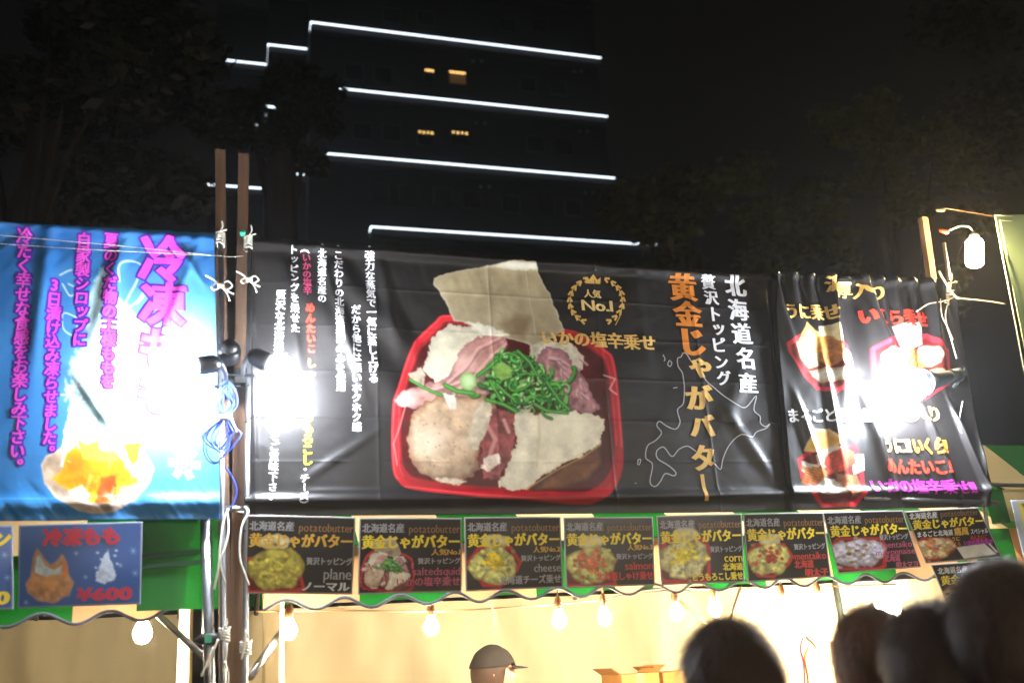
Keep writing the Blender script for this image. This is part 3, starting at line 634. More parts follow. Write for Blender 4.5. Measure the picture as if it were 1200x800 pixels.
def paint_right(p):
    RED = (196, 34, 46)
    # uni dish, left
    T = [(920, 402), (936, 392), (960, 400), (996, 402), (1003, 438), (996, 450), (978, 462), (955, 458), (940, 442), (922, 412)]
    p.poly(T, RED, 1.2, .15, 8, 1); p.poly([(962 + (x - 962) * .9, 428 + (y - 428) * .85) for x, y in T], (90, 14, 18), 1.5, .2, 7, 2)
    p.poly([(932, 404), (944, 378), (958, 390), (958, 424), (945, 410)], (214, 190, 126), 1.4, .18, 8, 3, .8, (190, 150, 70))
    p.poly([(958, 384), (978, 380), (984, 400), (975, 406), (958, 400)], (222, 208, 160), 1.4, .16, 7, 4, .8)
    p.poly([(930, 402), (945, 404), (958, 415), (958, 430), (945, 433), (934, 420)], (206, 200, 170), 1.4, .14, 7, 5, .8, (150, 120, 60))
    p.poly([(976, 416), (990, 408), (1001, 412), (1003, 430), (985, 428)], (232, 216, 160), 1.4, .16, 7, 6, .8)
    p.poly([(956, 396), (972, 394), (984, 408), (982, 426), (965, 432), (956, 420)], (166, 104, 44), 1.5, .5, 4, 7, 1.5)
    p.poly([(945, 436), (966, 431), (984, 432), (996, 436), (985, 446), (960, 450)], (210, 204, 184), 1.4, .16, 7, 8, .8, (150, 110, 60))
    # ikura dish
    T = [(1020, 408), (1042, 396), (1085, 392), (1110, 410), (1112, 450), (1080, 470), (1040, 462), (1024, 440)]
    p.poly(T, RED, 1.2, .15, 8, 9); p.poly([(1066 + (x - 1066) * .9, 430 + (y - 430) * .86) for x, y in T], (90, 14, 18), 1.5)
    p.poly([(1042, 384), (1076, 378), (1078, 404), (1056, 416)], (216, 214, 200), 1.4, .14, 7, 10, .8)
    for (x, y, r) in ((1045, 420, 15), (1085, 418, 16), (1062, 446, 18), (1095, 442, 12)): p.poly([(x + r * math.cos(t), y + r * .8 * math.sin(t)) for t in np.linspace(0, 6, 10)], (214, 206, 184), 1.4, .18, 6, x, .9, (150, 120, 70))
    for k in range(30): a = k * 2.4; p.line([(1065 + math.sqrt(k) * 3 * math.cos(a), 424 + math.sqrt(k) * 2.4 * math.sin(a))] * 2, 4.5, (226, 96, 30), 1, .95, hi=(250, 170, 90))
    # everything dish at the foot
    T = [(932, 538), (945, 528), (1000, 520), (1008, 540), (1012, 580), (1000, 594), (962, 595), (948, 580), (936, 560)]
    p.poly(T, RED, 1.2, .15, 8, 11); p.poly([(972 + (x - 972) * .88, 556 + (y - 556) * .86) for x, y in T], (90, 14, 18), 1.5)
    p.poly([(940, 530), (950, 502), (970, 504), (984, 518), (975, 526), (955, 532)], (206, 152, 60), 1.4, .14, 8, 12, .8, (222, 206, 170))
    p.poly([(938, 540), (955, 545), (962, 556), (946, 560), (937, 552)], (214, 208, 192), 1.4, .14, 6, 13, .8)
    p.poly([(995, 534), (1009, 532), (1011, 552), (998, 556)], (204, 204, 200), 1.4, .14, 6, 14, .8)
    p.poly([(953, 535), (970, 524), (988, 526), (990, 545), (970, 548), (956, 548)], (214, 204, 184), 1.4, .2, 5, 15, .8)
    p.poly([(962, 545), (968, 532), (984, 524), (1000, 530), (1000, 545), (985, 552), (970, 556)], (196, 60, 34), 1.4, .5, 4, 16, 1.2, hi=(992, 534, 8, (230, 90, 50)))
    for k in range(26): x = 938 + (k * 37 % 36); y = 548 + (k * 17 % 20); p.line([(x, y), (x + 3, y + 1)], 4, (176, 96, 30), 1.2, .9, hi=(214, 140, 60))
    p.poly([(978, 556), (1000, 556), (1010, 574), (995, 582), (980, 574)], (150, 92, 60), 1.5, .5, 4, 17, 1.5)
    p.poly([(952, 574), (962, 560), (976, 562), (988, 578), (965, 580)], (206, 204, 190), 1.4, .15, 6, 18, .8)
paint_right(pu)
b2 = ub.build('banner', pu.c, M_vinyl, thick=.004)
tag(b2, 'wrinkled black banner with three small dishes, hung nearest the jar shaped lamp', 'banner')
S2 = ub.surf; YS[0] = -.015; O2 = .006
letters(S2, b2, I_gold, hrow('濃厚入り', 964, 335, 1034, 346, 18), wt=(.04, .02), off=O2)
letters(S2, b2, I_gold, hrow('うに乗せ', 918, 365, 978, 368, 19), wt=(.06, .02), off=O2)
letters(S2, b2, I_red, hrow('いくら乗せ', 1006, 371, 1085, 376, 19), wt=(.07, .03), off=O2)
letters(S2, b2, I_white, hrow('まるごと北海道', 920, 488, 1018, 488, 17), wt=(.05, .018), off=O2)
letters(S2, b2, I_gold, hrow('痛風入り', 1026, 486, 1100, 486, 19), wt=(.05, .018), off=O2)
letters(S2, b2, I_gold, hrow('うに!!', 1029, 522, 1064, 523, 20), wt=(.06, .03), off=O2)
letters(S2, b2, I_or, hrow('いくら!!', 1066, 523, 1106, 524, 20), wt=(.07, .03), off=O2)
letters(S2, b2, I_red, hrow('めんたいこ!!', 1032, 547, 1111, 548, 19), wt=(.06, .03), off=O2)
letters(S2, b2, I_vio, hrow('いかの塩辛乗せ!!', 1015, 570, 1138, 572, 18), wt=(.05, .018), off=O2)

# ---- blue banner, at the left
lb = Sheet([(-150, 256), (251, 274), (258, 608), (-186, 612)], -.01, .0042, f_left)
YS[0] = -.01
BLUE = (26, 88, 150)
pl = Paint(lb.px, lb.py, BLUE)
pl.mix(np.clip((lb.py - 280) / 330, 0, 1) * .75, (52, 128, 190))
pl.mix(np.exp(-((lb.px - 190) ** 2 + (lb.py - 440) ** 2) / 110 ** 2) * .5, (196, 226, 240))  # pale pool of floodlight glare painted into the blue
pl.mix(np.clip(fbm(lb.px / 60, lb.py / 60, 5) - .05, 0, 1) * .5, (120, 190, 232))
def paint_ice(p):
    for q, wd in (([(70, 322), (84, 316), (96, 322)], 1.6), ([(73, 332), (82, 346), (90, 338), (80, 332)], 1.4), ([(92, 372), (74, 366), (74, 384), (86, 392), (90, 380)], 1.4),
                  ([(140, 330), (140, 312), (152, 306), (166, 312), (160, 330), (152, 345), (144, 360)], 1.6), ([(150, 362), (166, 346), (170, 322)], 1.3), ([(160, 356), (176, 340), (186, 336)], 1.3)):
        p.line([tuple(a) for a in spline(q, 5)], wd, (206, 228, 232), 1.2, .9)
    sm = [(110, 540), (104, 500), (88, 470), (80, 430), (96, 400), (104, 370), (100, 345), (112, 330), (120, 312), (132, 318), (136, 345), (160, 370), (172, 410), (168, 440), (150, 470), (150, 500)]
    p.poly(sm, (196, 220, 214), 4, .25, 14, 3, 3, alpha=.75)
    for (x, y) in ((88, 452), (80, 462), (112, 452), (100, 436), (92, 470)):
        for a in range(6): p.line([(x, y), (x + 8 * math.cos(a * 1.047), y + 8 * math.sin(a * 1.047))], 1.6, (232, 244, 248), 1.2, .8)
    bowl = [(48, 545), (54, 534), (80, 520), (140, 520), (170, 530), (181, 548), (176, 566), (158, 586), (135, 600), (112, 603), (90, 598), (66, 584), (52, 566)]
    p.poly(bowl, (176, 150, 126), 1.5, .35, 12, 4, .6, (206, 190, 176), ew=4)
    for k in range(9): p.line([(52 + k * 3, 556 + k * 4), (90, 572 + k * 3), (150, 575 + k * 2), (176 - k * 2, 556 + k * 4)], 1.3, (226, 210, 198), 1.5, .35)
    p.poly([(70, 545), (74, 515), (82, 470), (76, 440), (86, 462), (98, 480), (110, 488), (120, 502), (136, 504), (136, 485), (154, 476), (166, 500), (168, 540), (150, 556), (110, 548)], (222, 226, 222), 2, .14, 9, 5, 2, hi=(96, 490, 16, (240, 246, 250)))
    OR = (236, 142, 16)
    p.poly([(60, 562), (74, 548), (78, 530), (88, 522), (98, 530), (112, 534), (124, 528), (138, 530), (148, 548), (162, 566), (140, 570), (138, 588), (110, 590), (90, 578), (74, 572)], OR, 1.6, .22, 9, 6, 1.6, (246, 176, 40), hi=(92, 540, 14, (232, 96, 20)))
    p.poly([(90, 514), (100, 520), (116, 516), (118, 528), (136, 526), (138, 540), (116, 542), (98, 536)], (240, 182, 60), 2.5, .2, 7, 7, 1.5)
    p.poly([(144, 520), (166, 518), (162, 540), (154, 545)], (238, 150, 30), 1.5, .2, 6, 8, .8)
    p.poly([(118, 560), (136, 556), (136, 588), (112, 590)], (176, 76, 16), 2.5, .3, 7, 9, 1.2)
    p.poly([(82, 574), (96, 568), (106, 580), (98, 590), (84, 584)], (226, 216, 190), 2, .2, 5, 10, 1.5)
    for k in range(24): x = 80 + k * 53 % 80; y = 540 + k * 31 % 45; p.line([(x, y), (x + 2, y + 1)], 2, (252, 226, 170), 1.4, .5)
    # snow crystal
    for a in range(6):
        t = a * 1.047 + .1; p.line([(216, 543), (216 + 18 * math.cos(t), 543 + 18 * math.sin(t))], 2.2, (232, 240, 246), 1)
        for r_ in (7, 11, 15):
            for s_ in (.9, -.9): bx, by = 216 + r_ * math.cos(t), 543 + r_ * math.sin(t); p.line([(bx, by), (bx + 5 * math.cos(t + s_), by + 5 * math.sin(t + s_))], 1.6, (226, 238, 246), 1)
    p.line([(-186, 586), (60, 584), (258, 577)], 1, (120, 184, 226), 1, .6); p.line([(-186, 596), (60, 594), (258, 586)], 1, (90, 160, 214), 1, .5)
paint_ice(pl)
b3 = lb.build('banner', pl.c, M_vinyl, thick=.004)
tag(b3, 'bright blue banner with magenta lettering and a bowl of orange ice', 'banner')
S3 = lb.surf
cols = [vcol('夏のくだ物の王様ももを', 130.5, 283, 126, 446, 17), vcol('自家製シロップに', 98.5, 283, 93, 397, 17.5), vcol('3日漬け込み凍らせました。', 64, 334, 57.5, 529, 17.5), vcol('冷たく幸せな食感をお楽しみ下さい。', 29.5, 278, 20, 545, 18.5)]
for c in cols: letters(S3, b3, I_pur, c, wt=(.17, .16), off=.0012)
for c in cols: letters(S3, b3, I_pink, c, wt=(.035, .02), off=.0026)
tt = [('冷', 191, 304, 54, 54, False), ('凍', 191, 356, 53, 52, False), ('も', 187, 408, 52, 52, False), ('も', 186, 460, 52, 52, False)]
for b in tt: letters(S3, b3, I_pur, [b], wt=(.1, .09), off=.0012, name='character_rim'); letters(S3, b3, I_pink, [b], wt=(.05, .035), off=.0026, name='character')
YS[0] = 0.0
# ================================================================== MENU CARDS
def card(corners, paint, texts, label, y=-.045, bg=(26, 20, 18), border=(150, 146, 140), bow=.006, group=None, seed=0, bw=1.1):
    C = [np.array(c, float) for c in corners]
    def uv(u, v): return tuple(C[0] * (1 - u) * (1 - v) + C[1] * u * (1 - v) + C[2] * u * v + C[3] * (1 - u) * v)
    x0 = at(*C[0], y)[0]; x1 = at(*C[1], y)[0]; z0 = at(*C[0], y)[2]
    rel = lambda x, z: -bow * np.sin(np.clip((x - x0) / (x1 - x0), 0, 1) * 3.14) * 1.0 - (z - z0) * (.10 + .05 * math.sin(seed)) + .004 * fbm(x * 4 + seed, z * 5, seed + 2, 2)
    s = Sheet(corners, y, .0036, rel); p = Paint(s.px, s.py, bg)
    du = s.U * s.W; dv = s.V * s.H; px = .0033 * bw
    paint(p, uv)
    e = np.minimum(np.minimum(du, s.W - du), np.minimum(dv, s.H - dv)); p.mix(e < px * 1.1, border)
    o = s.build('menu_card', p.c, M_card, thick=.0015); tag(o, label, 'menu card', group)
    YS[0] = y; ang = math.atan2(s.P[1][1] - s.P[0][1], s.P[1][0] - s.P[0][0]); TILT[0] = ang
    for t in texts:
        txt, u0, u1, v, h, m = t[:6]; wt = t[6] if len(t) > 6 else (.03, .015); cw, chh = np.hypot(*(C[1] - C[0])), np.hypot(*(C[3] - C[0]))
        a = uv(u0, v); b = uv(u1, v)
        letters(s.surf, o, m, hrow(txt, a[0], a[1], b[0], b[1], h * chh), wt=wt, off=.0013, sub=.05)
    TILT[0] = 0.0; YS[0] = 0.0
    return o
C_white = ink('card_white', (206, 204, 200)); C_grey = ink('card_grey', (150, 148, 150)); C_gold = ink('card_gold', (206, 160, 44)); C_yel = ink('card_yellow', (232, 206, 40)); C_rose = ink('card_rose', (180, 76, 106)); C_red = ink('card_red', (200, 46, 34)); C_brn = ink('card_bronze', (140, 98, 46))  # dimmer copies of the banner inks, shade under the banners put into the colour
YC = [(255, 226, 40)]
def head(yel=None): return [('北海道名産', .03, .44, .135, .125, C_grey, (.045, .02)), ('potatobutter', .48, .985, .145, .15, C_brn, (.012, -.004)), ('黄金じゃがバター', .03, .985, .315, .185, yel or C_gold, (.06, .02))]
TP = ('贅沢トッピング', .56, .985, .575, .1, C_grey, (.04, .02))
GC = 'menu cards with black ground clipped under the black banners'
PL = (190, 178, 70)
def food(cx, cy, w, h, **k):
    sd = k.pop('seed', 1)
    def f(p, uv):
        a = uv(cx - w / 2, cy - h / 2); b = uv(cx + w / 2, cy + h / 2); c = uv(cx, cy); spot_food(p, c[0], c[1], b[0] - a[0], b[1] - a[1], k, sd)
    return f
def mini_main(p, uv):
    a = uv(.02, .26); b = uv(.54, 1.0)
    q = Paint((p.X - a[0]) / (b[0] - a[0]) * 272 + 459, (p.Y - a[1]) / (b[1] - a[1]) * 285 + 306, (0, 0, 0)); q.c = p.c
    q2 = Paint(q.X, q.Y, (26, 20, 18)); paint_main_dish(q2); p.c = q2.c
card([(289, 603), (417, 605.6), (415, 695), (287, 694)], food(.27, .62, .6, .76, tray='dia', potato=PL, seed=3),
     head() + [TP, ('plane', .72, .985, .735, .2, C_grey, (.012, 0)), ('ノーマル', .52, .97, .9, .13, C_white, (.05, .02))],
     'black menu card with plain yellow potatoes, last line in white', group=GC, seed=1)
card([(421, 606.5), (541, 606.7), (544.6, 692), (421, 695)], mini_main,
     head(C_yel) + [('人気No.1', .7, .985, .455, .09, C_gold), ('贅沢トッピング', .57, .985, .575, .085, C_grey, (.04, .02)), ('saltedsquid', .52, .985, .71, .15, C_rose, (.012, 0)), ('いかの塩辛乗せ', .36, .985, .85, .125, C_rose, (.04, .02))],
     'black menu card with red tray and green onions, squid topping in pink letters', group=GC, seed=2)
card([(544, 605.6), (657, 605), (663, 687), (548, 692)], food(.3, .6, .54, .76, tray='flat', potato=(200, 196, 110), top=[(236, 200, 30)], n=9, seed=6),
     head(C_yel) + [('人気No.2', .7, .985, .455, .09, C_gold), ('贅沢トッピング', .57, .985, .575, .085, C_grey, (.04, .02)), ('cheese', .7, .985, .71, .16, C_grey, (.012, 0)), ('北海道チーズ乗せ', .34, .985, .87, .125, C_grey, (.04, .02))],
     'black menu card with yellow melted cheese over potatoes, cheese written in grey', group=GC, seed=3)
card([(660, 606), (765, 605), (770, 685), (665, 688)], food(.28, .63, .58, .78, tray='dia', potato=(190, 186, 100), top=[(206, 96, 40), (214, 120, 60)], n=22, seed=9),
     head(C_yel) + [('人気No.3', .7, .985, .44, .09, C_gold), ('贅沢トッピング', .57, .985, .57, .085, C_grey, (.04, .02)), ('salmon', .66, .985, .705, .16, C_red, (.012, 0)), ('北海道しゃけ乗せ', .34, .985, .85, .13, C_red, (.04, .02))],
     'black menu card with orange salmon flakes heaped on potatoes, salmon written in red', group=GC, seed=4)
card([(769, 604), (869, 601.5), (874.6, 681), (777, 685)], food(.3, .58, .58, .84, tray='sq', potato=(206, 198, 136), top=[(240, 214, 40), (250, 226, 60)], n=16, seed=13),
     head(C_yel) + [('贅沢トッピング', .6, .985, .51, .09, C_grey, (.04, .02)), ('corn', .76, .985, .635, .17, C_yel, (.015, 0)), ('北海道', .74, .985, .77, .11, C_yel, (.05, .02)), ('とうもろこし乗せ', .36, .985, .905, .12, C_yel, (.05, .03))],
     'black menu card with corn on potatoes, last lines in bright yellow', group=GC, seed=5)
card([(871, 601.5), (965, 600), (978, 675), (880, 681)], food(.27, .63, .54, .7, tray='flat', potato=(214, 206, 120), top=[(216, 90, 40), (200, 70, 40)], n=8, seed=21),
     head(C_yel) + [('贅沢トッピング', .58, .97, .515, .09, C_grey, (.04, .02)), ('mentaiko', .57, .97, .655, .15, C_red, (.012, 0)), ('北海道', .56, .8, .78, .12, C_red, (.04, .02)), ('明太子', .68, .97, .915, .12, C_red, (.06, .03))],
     'black menu card with spicy roe between split potatoes, lower lines all red', group=GC, seed=6)
card([(964, 600), (1058, 597.6), (1086, 663), (988, 671)], food(.3, .64, .56, .72, tray='sq', skin=0, potato=(200, 196, 214), top=[(214, 206, 200), (160, 130, 80), (190, 184, 210)], n=20, seed=25),
     head(C_yel) + [('贅沢トッピング', .6, .96, .45, .09, C_grey, (.04, .02)), ('mentaiko', .6, .98, .58, .13, C_rose, (.012, 0)), ('mayonnaise', .5, .99, .7, .13, C_rose, (.012, 0)), ('北海道', .58, .78, .81, .11, C_rose, (.04, .02)), ('明太マヨ', .7, .98, .935, .11, C_rose, (.04, .02))],
     'black menu card with whitish mayonnaise topping in a square red tray, tilted, pink lines', group=GC, seed=7)
def sp_paint(p, uv):
    food(.2, .68, .38, .62, tray='flat', skin=0, potato=(214, 190, 140), top=[(224, 110, 50), (226, 140, 60), (200, 200, 190)], n=14, seed=31)(p, uv)
    p.poly([uv(.46, .74), uv(.86, .7), uv(.95, .93), uv(.5, .97)], (220, 218, 208), 1.2, .06, 9, 1)
    p.poly([uv(.9, .7), uv(.93, .7), uv(.985, .9), uv(.95, .9)], (214, 212, 204), 1.2)
card([(1060, 599), (1146, 594), (1181, 651.6), (1091, 659)], sp_paint,
     [('北海道名産', .03, .4, .1, .11, C_white, (.05, .02)), ('potatobutter', .44, .97, .09, .14, C_brn, (.012, 0)), ('黄金じゃがバター', .03, .985, .265, .17, C_yel, (.06, .02)), ('まるごと北海道', .03, .5, .45, .1, C_white, (.04, .02)), ('痛風', .52, .72, .44, .14, C_gold, (.06, .03)), ('スペシャル', .74, .98, .46, .1, C_white, (.05, .02)),
      ('うに', .44, .56, .58, .08, C_gold), ('めんたいこ', .7, .94, .58, .09, C_red, (.05, .03)), ('いくら', .4, .54, .68, .08, I_or), ('いかの塩辛乗せ', .58, .98, .67, .09, I_vio, (.05, .03))],
     'black menu card with mixed seafood dish and a blank white patch', group=GC, seed=8, y=-.07)
card([(1091, 661), (1182, 654.5), (1210, 703), (1120, 720)], food(.28, .66, .5, .8, tray='flat', potato=(224, 214, 170), top=[(220, 110, 50)], n=7, seed=36),
     [('北海道名産', .05, .42, .14, .12, C_white, (.05, .02)), ('potatobutter', .48, .985, .11, .15, C_gold, (.012, 0)), ('黄金じゃがバター', .04, .985, .33, .17, C_yel, (.06, .02))],
     'lowest black menu card hanging in a second row beneath the others, partly behind a head', group=GC, seed=9, y=-.075)
# blue cards of the ice stall
def ice_card(p, uv):
    for (u, v, r) in ((.93, .35, 7), (.95, .62, 7), (.47, .36, 4), (.55, .65, 4), (.83, .52, 4), (.07, .93, 5)):
        x, y = uv(u, v)
        for a in range(6): p.line([(x, y), (x + r * .6 * math.cos(a * 1.047), y + r * .6 * math.sin(a * 1.047))], 1.0, (150, 180, 220), 1.2, .6)
    p.poly([uv(*q) for q in ((.1, .62), (.12, .4), (.15, .27), (.2, .36), (.26, .48), (.32, .44), (.36, .35), (.4, .45), (.42, .62), (.46, .72), (.42, .86), (.3, .95), (.18, .93), (.08, .82), (.06, .7))], (176, 120, 74), 1.5, .4, 6, 3, .8, (150, 120, 100), hi=(*uv(.27, .66), 12, (206, 140, 60)))
    p.poly([uv(*q) for q in ((.14, .58), (.15, .38), (.18, .36), (.22, .5), (.3, .55), (.36, .5), (.34, .6), (.24, .62))], (176, 190, 190), 1.8, .2, 5, 5, .8)
    p.poly([uv(*q) for q in ((.36, .46), (.4, .48), (.41, .6), (.38, .64))], (204, 110, 50), 1.5, .2)
    p.poly([uv(*q) for q in ((.64, .6), (.67, .48), (.7, .36), (.72, .32), (.74, .38), (.76, .5), (.8, .64), (.78, .7), (.7, .73), (.64, .7))], (190, 204, 226), 1.5, .25, 4, 6, 1.6)
    for (u, v) in ((.64, .36), (.67, .44), (.78, .4), (.79, .34), (.63, .54), (.8, .5)): x, y = uv(u, v); p.line([(x, y), (x + 1, y)], 2.4, (190, 204, 226), 1.3)
card([(22, 615), (167, 611), (164.5, 707), (19, 712)], ice_card, [('冷凍もも', .2, .83, .16, .22, I_crim, (.07, .05)), ('¥600', .48, .93, .86, .2, I_crim, (.06, .04))],
     'blue menu card for frozen peach with bowl and price in crimson', y=-.06, bg=(34, 80, 146), border=(120, 130, 150), seed=10)
card([(-125, 619), (15, 615), (15, 713), (-130, 718)], ice_card, [('冷凍メロン', .2, .985, .16, .22, C_yel, (.07, .05)), ('¥600', .48, .97, .86, .2, C_yel, (.06, .04))],
     'blue menu card with yellow lettering, cut off by the left edge', y=-.06, bg=(34, 80, 146), border=(120, 130, 150), seed=11)
def strip_paint(p, uv):
    p.poly([uv(.1, .04), uv(.95, .04), uv(.95, .9), uv(.1, .9)], (176, 160, 60), 1.2, .15, 14, 2); p.poly([uv(.14, .06), uv(.9, .06), uv(.9, .2), uv(.2, .22)], (70, 62, 40), 2, .3, 8, 3)
card([(1184, 586), (1262, 583), (1290, 650), (1206, 660)], strip_paint, [], 'laminated yellowish card at the right edge, on the green and cream cloth', y=-.04, bg=(150, 158, 160), border=(176, 182, 186), seed=12)
# ================================================================== STALLS
M_pipe = mat('galvanised_pipe', (150, 152, 156), rough=.32, metal=.9, noise=.15, nscale=30, bump=.05); M_wood = mat('timber', (176, 126, 78), rough=.75, noise=.4, nscale=14, stretch=(3, 3, .25), bump=.2)
M_wood2 = mat('timber_brown', (104, 78, 58), rough=.85, noise=.45, nscale=14, stretch=(3, 3, .25), bump=.2)
M_cream = mat('cream_tarp', (228, 210, 176), rough=.75, noise=.06, nscale=3, bump=.15, trans=.3); M_tan = mat('tan_canvas', (206, 158, 118), rough=.8, noise=.06, nscale=5, trans=.3)
M_green = mat('green_canvas', (10, 100, 28), rough=.6, noise=.15, nscale=4, trans=.3); M_pipe2 = mat('grey_binding', (96, 100, 112), rough=.7)
M_rope = mat('white_rope', (214, 210, 196), rough=.8, noise=.1, nscale=80); M_blue = mat('blue_cable', (44, 72, 190), rough=.45); M_blk = mat('black_plastic', (14, 15, 17), rough=.42, noise=.05, nscale=30)
M_bulb = mat('warm_bulb', (255, 240, 210), emit=(255, 236, 200), estr=780.0); M_flood = mat('flood_lamp', (255, 255, 255), emit=(236, 244, 255), estr=1100.0)
M_jar = mat('jar_bulb', (255, 250, 235), emit=(255, 226, 168), estr=800.0); M_sock = mat('brown_socket', (120, 70, 36), rough=.5); M_cord = mat('cord', (120, 86, 56), rough=.6)
def grid_sheet(x0, x1, z0, z1, y, nx, nz, fn, name, m, parent=None, flip=False):
    X, Z = np.meshgrid(np.linspace(x0, x1, nx + 1), np.linspace(z0, z1, nz + 1)); Y = y + fn(X, Z)
    v = np.stack([X, Y, Z], -1).reshape(-1, 3); f = [(j * (nx + 1) + i, j * (nx + 1) + i + 1, (j + 1) * (nx + 1) + i + 1, (j + 1) * (nx + 1) + i) for j in range(nz) for i in range(nx)]
    return link(name, mesh(name, v, f, True), m, parent)
def valance(x0, x1, ztop, zbot, y, stripe, parent, phase=0.0, scal=.215, first=0):
    """striped scalloped front edge of the canopy; every stripe is a piece, with a grey binding along the foot"""
    n = int(round((x1 - x0) / stripe)); edge = []
    lower = lambda x: zbot + .02 * math.cos((x - phase) / scal * 2 * math.pi)
    for k in range(n):
        a = x0 + (x1 - x0) * k / n; b = x0 + (x1 - x0) * (k + 1) / n; m = 14; V = []; f = []
        for i in range(m + 1):
            x = a + (b - a) * i / m; zb = lower(x)
            for j in range(5): t = j / 4; z = ztop + (zb - ztop) * t; V.append((x, y + .012 * math.sin(x * 13) * t + .008 * float(fbm(x * 6, z * 4, 3)), z))
        f = [(i * 5 + j, i * 5 + j + 1, (i + 1) * 5 + j + 1, (i + 1) * 5 + j) for i in range(m) for j in range(4)]
        link('stripe', mesh('stripe', V, f, True), (M_tan, M_green)[(k + first) % 2], parent)
    for i in range(int((x1 - x0) / .02) + 1):
        x = x0 + i * .02; z = lower(x); edge.append((x, y + .012 * math.sin(x * 13) + .008 * float(fbm(x * 6, z * 4, 3)), z))
    q = MB(); q.tube(edge, .006, 6); q.build('binding', M_pipe2, parent, True)
def stall(x0, x1, label, wallfn, zb, first=0, back=True, yb=1.9, phase=0):
    st = thing('festival_stall', ((x0 + x1) / 2, .9, 0), label, 'stall')
    ze = 2.06; zr = 2.75; ym = yb / 2 + .05; n = int(round((x1 - x0) / .36))
    valance(x0, x1, ze, zb, .06, .36, st, phase=phase, first=first)
    for k in range(n):                                   # roof cloth in stripes, two slopes
        a = x0 + (x1 - x0) * k / n; b = x0 + (x1 - x0) * (k + 1) / n
        V = [(a, .06, ze), (b, .06, ze), (b, ym, zr), (a, ym, zr), (b, yb, ze - .08), (a, yb, ze - .08)]
        link('roof_stripe', mesh('roof_stripe', V, [(0, 1, 2, 3), (3, 2, 4, 5)]), (M_green, M_cream)[(k + first) % 2], st)
    r = MB()
    for y in (.1, yb): r.tube([(x0, y, ze - .05), (x1, y, ze - .05)], .016, 8)
    r.tube([(x0, ym, zr - .03), (x1, ym, zr - .03)], .016, 8); r.build('rail', M_pipe, st, True)
    for k in range(5):
        x = x0 + .06 + (x1 - x0 - .12) * k / 4; q = MB(); q.tube([(x, .1, ze - .05), (x, ym, zr - .04), (x, yb, ze - .12)], .014, 8); q.build('rafter', M_pipe, st, True)
    for x in (x0 - .1, x1 - .05):
        q = MB(); q.tube([(x, yb, 0), (x, yb, ze - .06)], .018, 8); q.build('post', M_pipe, st, True)
    grid_sheet(x0, x1 + (2.5 if first == 0 else 0), 0, ze - .1, yb - .03, 110, 40, wallfn, 'back_cloth', M_cream, st)
    return st
def folds(sd, a=.055):
    def f(X, Z): return a * (np.abs(np.sin(X * 5 + 1.2 * Z + 5 * fbm(X, Z * .4, sd))) ** .6 * .9 + .35 * np.abs(np.sin(X * 17 - Z * 3 + 4 * fbm(X * 2, Z, sd + 7))) + fbm(X * 5 + Z * 1.5, Z * .8, sd + 2, 3) + .6 * fbm(X * 1.2 - Z * 2, Z, sd + 4, 2))
    return f
XL = at(270, 700, 0)[0]
ZB = at(400, 706, .06)[2]
main_st = stall(XL + .12, 4.1, 'stall with green and tan scalloped canopy under the black banners', folds(2), ZB, first=0, phase=.06)
left_st = stall(-3.0, XL - .16, 'neighbouring ice stall with cream back cloth under the blue banner', folds(9), ZB - .01, first=1, phase=.1)
# sewn side cloth between the two stalls
V = []; n = 14
for i in range(n + 1):
    for j in range(9): t = i / n; z = 2.0 * j / 8; V.append((XL + .2 + .03 * math.sin(t * 9) + .12 * (1 - z / 2) * math.sin(t * 3), .35 + 1.5 * t, z))
tag(link('side_cloth', mesh('side_cloth', V, [(i * 9 + j, i * 9 + j + 1, (i + 1) * 9 + j + 1, (i + 1) * 9 + j) for i in range(n) for j in range(8)], True), M_cream), 'cream side cloth closing the end of the potato stall', 'cloth')
V = [(v[0] - .38, v[1], v[2]) for v in V]
tag(link('side_cloth', mesh('side_cloth', V, [(i * 9 + j, i * 9 + j + 1, (i + 1) * 9 + j + 1, (i + 1) * 9 + j) for i in range(n) for j in range(8)], True), M_cream), 'cream side cloth at the right end of the ice stall', 'cloth')

# poles and timbers at the corner between the banners
def post(name, a, b, w_, m, label, cat, round_=True, d=None, y=0.06, ya=None):
    p = at(*a, y); q = at(*b, y if ya is None else ya); e = (p - q) / (p[2] - q[2]) * q[2]; foot = q - e
    mb_ = MB(); mb_.tube([foot, q, p], w_ / 2, 12) if round_ else mb_.bar(foot, p, w_, d or w_)
    return tag(mb_.build(name, m, smooth=round_), label, cat)
post('timber_post', (258, 178), (262, 600), .042, M_wood2, 'left of two bare timber posts rising above the banners', 'post', False, y=.07)
post('timber_post', (285.5, 183), (277, 700), .045, M_wood2, 'right of two bare timber posts rising above the banners, with a green clip', 'post', False, y=.07)
post('metal_pole', (258.5, 272), (262, 800), .021, M_pipe, 'thin metal pole along the right edge of the blue banner', 'pole', y=.0)
post('metal_pole', (293, 280), (287, 800), .021, M_pipe, 'thin metal pole along the left edge of the black banner', 'pole', y=.0)
post('metal_pole', (241, 604), (246, 800), .04, M_pipe, 'thick metal pole of the ice stall, beneath the blue banner', 'pole', y=.03)
post('timber_post', (1081.5, 256), (1102, 400), .037, M_wood, 'timber post lit orange beside the hanging bulb', 'post', False, y=.05)
post('metal_pole', (1106, 285), (1136, 480), .018, M_pipe, 'thin metal pole at the right edge of the wrinkled black banner', 'pole', y=.0)
M_brace = M_pipe
def tubes(name, px, r, m, label, cat, y=0.0, k=6, n=8, group=None, parent=None):
    pts = [at(a[0], a[1], a[2] if len(a) > 2 else y) for a in px]; q = MB(); q.tube(spline(pts, k) if k > 1 and len(pts) > 2 else pts, r, n); o = q.build(name, m, parent, True)
    return tag(o, label, cat, group) if label else o
